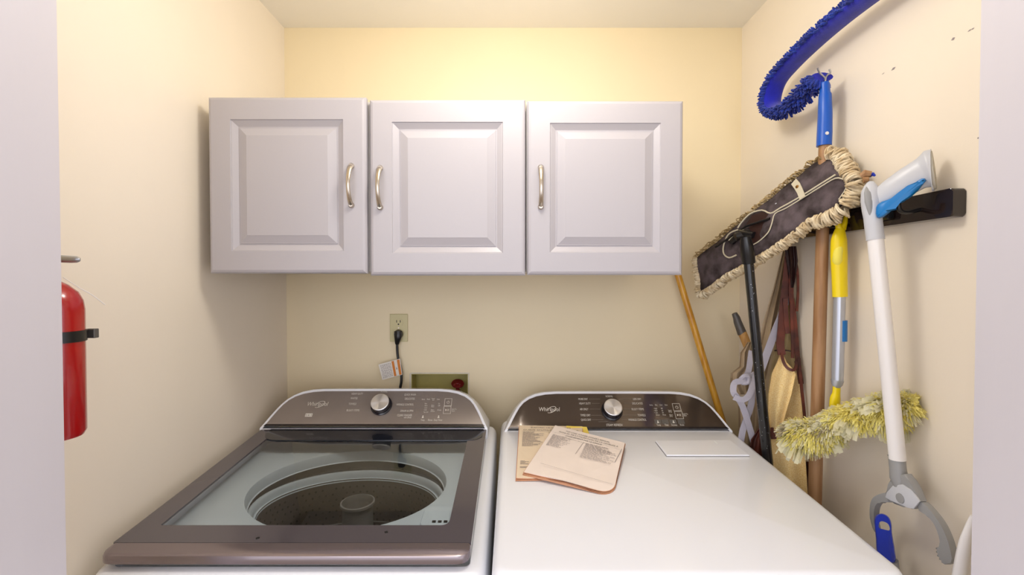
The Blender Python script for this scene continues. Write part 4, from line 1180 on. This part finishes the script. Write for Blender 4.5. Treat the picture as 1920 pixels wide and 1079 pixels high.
bm = N(); tube(bm, [WY(155, 205), WY(160, 222), WY(168, 300), WY(178, 380), WY(188, 440)], [0.0155, 0.0148, 0.0145, 0.0160, 0.012], 20, up=(0, 1, 0), ratio=0.9)
poly = [WY(x, y, GX - 0.008) for x, y in ((120, 370), (165, 350), (215, 345), (245, 390), (290, 470), (325, 545), (260, 600), (210, 575), (140, 565), (80, 520), (75, 480), (105, 430))]
prism(bm, poly, (0.016, 0, 0), 0.003)
obj('joint_housing', bm, M['reachm'], gr, True)
bm = N(); poly = [WY(x, y, GX - 0.0105) for x, y in ((85, 480), (130, 430), (200, 420), (260, 460), (310, 520), (325, 545), (300, 575), (280, 600), (230, 590), (170, 555), (120, 545), (75, 515))]
prism(bm, poly, (0.003, 0, 0), 0.001); obj('joint_plate', bm, M['reachg'], gr, True)
bm = N(); lathe(bm, [(0.0095, 0), (0.009, 0.002), (0.004, 0.0025)], WY(187, 523, GX - 0.0105), (-1, 0, 0), 18, True, True); obj('rivet', bm, M['reachm'], gr, True)
def cpath(pts, k=4):
    return [(p.x, p.y) for p in smooth_path([Vector((x, y, 0)) for x, y in pts], k)]
pl_ = cpath([(85, 480), (30, 493), (-18, 525), (-36, 590), (-32, 690), (-2, 768)]) + [(12, 775), (8, 760)] + cpath([(-4, 720), (-8, 650), (2, 585), (32, 552), (100, 552)])
bm = N(); prism(bm, [WY(x, y, GX - 0.006) for x, y in pl_], (0.012, 0, 0), 0.0015); obj('claw', bm, M['reachm'], gr, True)
pr_ = cpath([(300, 560), (345, 553), (420, 632), (480, 718), (525, 820), (548, 900), (560, 962)]) + [(552, 992), (505, 1003), (482, 988), (488, 968), (462, 966), (474, 946), (448, 940), (464, 918), (440, 912), (458, 894), (436, 884), (470, 875)] + cpath([(474, 850), (462, 790), (432, 715), (385, 655), (320, 612)])
bm = N(); prism(bm, [WY(x, y, GX - 0.006) for x, y in pr_], (0.012, 0, 0), 0.0010); obj('claw', bm, M['reachm'], gr, True)

# ================================================================ BROOM HANDLES AND OTHER STICKS
def stick(name, label, cat, pts, r, m, parts=()):
    root = thing(name, label, cat, pts[-1])
    bm = N(); tube(bm, pts, r, 16); obj('pole', bm, m, root, True)
    for nm, pp, rr, mm in parts:
        bm = N(); tube(bm, pp, rr, 16); obj(nm, bm, mm, root, True)
    return root
t0, t1 = at(1236, 400, 1.62), at(1352, 782, 1.56); dd = (t1 - t0).normalized()
stick('broom_handle', 'thin yellow wooden pole leaning in the corner left of the dust mop', 'pole', [t0, t1, t1 + dd * 0.28], [0.0115, 0.0115, 0.0115], M['woodyellow'])
t0, t1 = at(1392, 625, 1.50), at(1437, 735, 1.415); dd = (t1 - t0).normalized()
stick('wooden_stick', 'short pale wooden stick with dark threaded end behind the black mop handle', 'pole', [t0, t1, t1 + dd * 0.06], [0.0135] * 3, M['woodpale'],
      [('threaded_end', [at(1377, 588, 1.51), at(1381, 596, 1.51), at(1383, 604, 1.508), at(1392, 627, 1.50)], [0.0085, 0.0110, 0.0125, 0.0145], M['steeld'])])
# blue hang-hole handle at the lower right
bh = thing('blue_handle_brush', 'bright blue brush handle with hanging hole beside the dryer front corner', 'brush', at(1668, 1060, 0.90))
yb = 0.915
def sm2(pts, k=4, closed=False):
    P_ = [Vector((x, y, 0)) for x, y in pts]
    if closed:
        q = smooth_path([P_[-1]] + P_ + [P_[0], P_[1]], k); q = q[k:len(q) - k - 1]
        return [(p.x, p.y) for p in q]
    return [(p.x, p.y) for p in smooth_path(P_, k)]
def BP(x, y, dd_=0.0): return at(1400 + x / 3.383, 760 + y / 3.383, yb + dd_)
oo = [(812, 720), (830, 695), (865, 690), (900, 710), (918, 750), (922, 810), (930, 860), (940, 920), (944, 990), (905, 1000), (860, 960), (826, 930), (820, 850), (812, 770)]
ii = [(838, 760), (842, 745), (855, 738), (875, 742), (893, 752), (905, 768), (908, 785), (905, 795), (895, 796), (878, 792), (862, 788), (848, 785), (840, 778), (837, 768)]
oo = sm2(oo, 3, True); ii = sm2(ii, 3, True)
bm = N(); loopbridge(bm, [[BP(x, y, -0.006) for x, y in oo], [BP(875 + (x - 875) * 0.88, y + (820 - y) * 0.035, -0.014) for x, y in oo], [BP(x, y, -0.014) for x, y in ii], [BP(x, y, 0.012) for x, y in ii], [BP(x, y, 0.010) for x, y in oo]], close=True)
obj('grip', bm, M['blued'], bh, True)
bm = N(); s0 = BP(925, 985); s1 = BP(945, 1079); dd = (s1 - s0).normalized(); tube(bm, [s0, s1, s1 + dd * 0.5], [0.010, 0.008, 0.008], 12); obj('shaft', bm, M['reachm'], bh, True)
# white rod low by the right jamb
q0, q1, q2 = at(1824, 968, 0.71), at(1810, 1020, 0.72), at(1798, 1090, 0.74)
bm = N(); tube(bm, smooth_path([q0, q1, q2, q2 + (q2 - q1) * 4.0], 5), [0.003, 0.008, 0.0095, 0.0095], 14)
tag(obj('white_pole', bm, M['reachw'], None, True), 'white curved pole standing low beside the right door jamb', 'pole')

# ================================================================ APRONS
def drape(rows, m, name, parent, fold=0.008, nf_=3.0, ph=0.0, thick=0.005, n=18, k_=4):
    """rows: (py, pxL, pxR, dL, dR) from top to bottom"""
    R = []
    for i in range(len(rows) - 1):
        for j in range(k_):
            t = j / k_; R.append([a * (1 - t) + b * t for a, b in zip(rows[i], rows[i + 1])])
    R.append(list(rows[-1]))
    bm = N(); F_, B_ = [], []
    for ri, (py, l, r, dl_, dr_) in enumerate(R):
        fr_, bk = [], []
        for c in range(n + 1):
            s = c / n; edge = math.sin(PI * s)
            d_ = dl_ * (1 - s) + dr_ * s - fold * math.cos(2 * PI * nf_ * s + ph + ri * 0.05) * min(1, edge * 3) - 0.004 * edge
            p = at(l + (r - l) * s, py, d_); fr_.append(bm.verts.new(p)); bk.append(bm.verts.new(p + Vector((0.001, thick * (0.2 + 0.8 * min(1, edge * 4)), 0))))
        F_.append(fr_); B_.append(bk)
    for i in range(len(R) - 1):
        for c in range(n):
            bm.faces.new((F_[i][c], F_[i][c + 1], F_[i + 1][c + 1], F_[i + 1][c])); bm.faces.new((B_[i][c], B_[i + 1][c], B_[i + 1][c + 1], B_[i][c + 1]))
        bm.faces.new((F_[i][0], F_[i + 1][0], B_[i + 1][0], B_[i][0])); bm.faces.new((F_[i][n], B_[i][n], B_[i + 1][n], F_[i + 1][n]))
    for c in range(n):
        bm.faces.new((F_[0][c], B_[0][c], B_[0][c + 1], F_[0][c + 1])); bm.faces.new((F_[-1][c], F_[-1][c + 1], B_[-1][c + 1], B_[-1][c]))
    return obj(name, bm, m, parent, True, flat_angle=70)
def ribbon(bm, pts, wpx, up=None, th=0.0013):
    """flat strap through (px, py, d) points facing the room"""
    P3 = smooth_path([at(*p) for p in pts], 4); wd = wpx / F * pts[0][2] / 2
    fr_ = []
    for i in range(len(P3)):
        a = P3[max(0, i - 1)]; b = P3[min(len(P3) - 1, i + 1)]; t = (b - a).normalized(); s = t.cross(Vector((0.25, 1, 0.1))).normalized()
        fr_.append((s, t.cross(s).normalized()))
    rings = [[bm.verts.new(p + s * wd * x + q_ * th * y) for x, y in ((1, 1), (-1, 1), (-1, -1), (1, -1))] for p, (s, q_) in zip(P3, fr_)]
    for i in range(len(rings) - 1):
        for k2 in range(4): bm.faces.new((rings[i][k2], rings[i][(k2 + 1) % 4], rings[i + 1][(k2 + 1) % 4], rings[i + 1][k2]))
    bm.faces.new(rings[0][::-1]); bm.faces.new(rings[-1])

# beige canvas apron with lilac-grey ties (behind)
ca = thing('canvas_apron', 'beige canvas apron with knotted lilac-grey ties bunched behind the mop handle', 'apron', at(1430, 860, 1.36))
drape([(470, 1468, 1486, 1.37, 1.35), (540, 1450, 1488, 1.38, 1.36), (600, 1432, 1490, 1.385, 1.355), (660, 1418, 1492, 1.39, 1.35), (720, 1404, 1480, 1.39, 1.34), (790, 1400, 1470, 1.395, 1.34), (860, 1396, 1470, 1.395, 1.34), (920, 1396, 1475, 1.40, 1.34)], M['apron'], 'apron_cloth', ca, 0.010, 3.5)
drape([(642, 1402, 1412, 1.37, 1.37), (662, 1388, 1412, 1.365, 1.37), (688, 1386, 1414, 1.365, 1.37), (700, 1370, 1412, 1.36, 1.37), (722, 1369, 1410, 1.36, 1.37), (740, 1380, 1412, 1.365, 1.37)], M['apron'], 'bunched_corner', ca, 0.006, 2.5, 1.0)
drape([(760, 1384, 1416, 1.385, 1.38), (800, 1385, 1420, 1.39, 1.38), (850, 1388, 1424, 1.395, 1.38)], M['apron'], 'lower_hem', ca, 0.008, 1.5, 2.0)
bm = N()
ribbon(bm, [(1486, 520, 1.33), (1472, 566, 1.325), (1466, 590, 1.322), (1452, 625, 1.32), (1436, 668, 1.32), (1424, 700, 1.33), (1412, 716, 1.335)], 13)
ribbon(bm, [(1409, 658, 1.345), (1406, 680, 1.34), (1402, 700, 1.335), (1390, 715, 1.33)], 10)
ribbon(bm, [(1415, 702, 1.325), (1395, 714, 1.32), (1378, 718, 1.32), (1375, 735, 1.318), (1384, 748, 1.318), (1392, 762, 1.32), (1400, 785, 1.325), (1409, 815, 1.33), (1417, 848, 1.335)], 11)
ribbon(bm, [(1376, 745, 1.312), (1392, 750, 1.308), (1404, 742, 1.308), (1411, 725, 1.312), (1416, 705, 1.318)], 11)
ribbon(bm, [(1410, 720, 1.333), (1409, 755, 1.335), (1400, 785, 1.34), (1392, 810, 1.345), (1387, 845, 1.35)], 11)
tube(bm, smooth_path([at(1388, 712, 1.325), at(1396, 705, 1.318), at(1404, 708, 1.316), at(1402, 718, 1.32), at(1390, 719, 1.325)]), 0.006, 8)
o = obj('ties', bm, M['strap'], ca, False); o['label'] = 'lilac-grey webbing ties'
# khaki work bib between them
kb = thing('khaki_bib', 'khaki cloth hanging behind the brown leather straps', 'cloth', at(1470, 700, 1.33))
drape([(560, 1474, 1490, 1.335, 1.315), (620, 1462, 1494, 1.335, 1.31), (660, 1450, 1496, 1.335, 1.30), (700, 1444, 1498, 1.335, 1.295), (760, 1436, 1500, 1.335, 1.295)], M['khaki'], 'khaki_cloth', kb, 0.004, 2.0)
bm = N(); ribbon(bm, [(1452, 658, 1.316), (1470, 657, 1.308), (1494, 661, 1.288)], 2); obj('hem_seam', bm, M['leatherd'], kb)
bm = N(); lathe(bm, [(0.0035, 0), (0.002, 0.002)], at(1456, 643, 1.325), (0, -1, 0), 12, True, True); obj('grommet', bm, M['brass'], kb, True)

# yellow suede apron with brown leather trim
sa_ = thing('suede_apron', 'fuzzy yellow suede work apron with red-brown leather straps and trim', 'apron', at(1480, 920, 1.28))
drape([(662, 1465, 1468, 1.30, 1.30), (680, 1457, 1475, 1.295, 1.285), (694, 1450, 1488, 1.29, 1.27), (702, 1447, 1492, 1.29, 1.265), (740, 1441, 1484, 1.285, 1.255), (780, 1440, 1472, 1.285, 1.258), (808, 1443, 1466, 1.285, 1.262)], M['suede'], 'bib', sa_, 0.005, 1.2, 1.5, 0.007)
drape([(674, 1490, 1498, 1.31, 1.290), (700, 1484, 1501, 1.31, 1.282), (740, 1474, 1504, 1.31, 1.276), (790, 1462, 1507, 1.31, 1.272), (815, 1460, 1508, 1.31, 1.270)], M['suede'], 'bib_fold', sa_, 0.003, 1.0, 0.0, 0.006)
drape([(824, 1443, 1500, 1.285, 1.25), (860, 1445, 1510, 1.285, 1.245), (900, 1448, 1513, 1.285, 1.24), (945, 1450, 1515, 1.285, 1.24), (1000, 1450, 1516, 1.285, 1.24)], M['suede'], 'skirt', sa_, 0.006, 1.5, 1.0, 0.007)
bm = N()
ribbon(bm, [(1466, 662, 1.288), (1468, 676, 1.280), (1474, 688, 1.272), (1483, 694, 1.265), (1490, 693, 1.262), (1493, 684, 1.264), (1492, 678, 1.268)], 5)
ribbon(bm, [(1498, 672, 1.27), (1502, 720, 1.262), (1507, 765, 1.255), (1510, 800, 1.25)], 5)
drape_b = obj('leather_trim', bm, M['leather'], sa_)
drape([(803, 1444, 1468, 1.278, 1.262), (812, 1444, 1470, 1.277, 1.262), (824, 1444, 1474, 1.277, 1.26)], M['leather'], 'waist_band', sa_, 0.002, 1, 0, 0.005)
drape([(805, 1422, 1436, 1.315, 1.31), (825, 1408, 1440, 1.32, 1.31), (850, 1404, 1442, 1.32, 1.31), (890, 1404, 1445, 1.32, 1.31)], M['leather'], 'leather_pocket', sa_, 0.005, 2, 0, 0.006)
drape([(868, 1512, 1528, 1.26, 1.235), (900, 1513, 1530, 1.26, 1.235), (960, 1514, 1531, 1.26, 1.235)], M['leather'], 'leather_side_flap', sa_, 0.002, 1, 0, 0.006)
bm = N()
ribbon(bm, [(1479, 474, 1.315), (1475, 520, 1.312), (1470, 560, 1.31), (1466, 610, 1.308), (1463, 645, 1.30), (1466, 666, 1.292)], 13, th=0.002)
ribbon(bm, [(1472, 560, 1.305), (1474, 600, 1.303), (1477, 626, 1.30)], 8, th=0.002)
ribbon(bm, [(1486, 500, 1.305), (1483, 550, 1.30), (1488, 590, 1.295), (1492, 630, 1.29), (1496, 680, 1.28), (1502, 720, 1.272)], 8, th=0.002)
ribbon(bm, [(1484, 560, 1.296), (1484, 590, 1.292), (1486, 640, 1.288), (1486, 672, 1.28)], 5, th=0.002)
ribbon(bm, [(1488, 470, 1.30), (1495, 510, 1.292), (1496, 550, 1.288), (1494, 584, 1.288)], 4, th=0.002)
o = obj('leather_straps', bm, M['leather'], sa_)
drape([(462, 1470, 1493, 1.31, 1.29), (490, 1474, 1496, 1.31, 1.285), (520, 1478, 1492, 1.308, 1.29), (540, 1482, 1488, 1.306, 1.295)], M['leatherd'], 'strap_bunch', sa_, 0.004, 2, 0, 0.006)

# ================================================================ SCUFFS ON THE RIGHT WALL
wr = bpy.data.objects['wall_right']
bm = N()
for px, py, l, h in ((1675, 129, 0.006, 0.003), (1656, 138, 0.004, 0.001), (1787, 73, 0.004, 0.003), (1818, 57, 0.004, 0.0015), (1824, 54, 0.003, 0.0015), (1834, 259, 0.002, 0.002)):
    p = atx(px, py, XR - 0.0003)
    vs = [bm.verts.new(p + Vector((0, a * l, b * h - a * l * 0.25))) for a, b in ((-1, 0), (-0.3, -1), (1, 0), (0.2, 1))]; bm.faces.new(vs)
o = obj('scuff_marks', bm, M['ink'], wr)
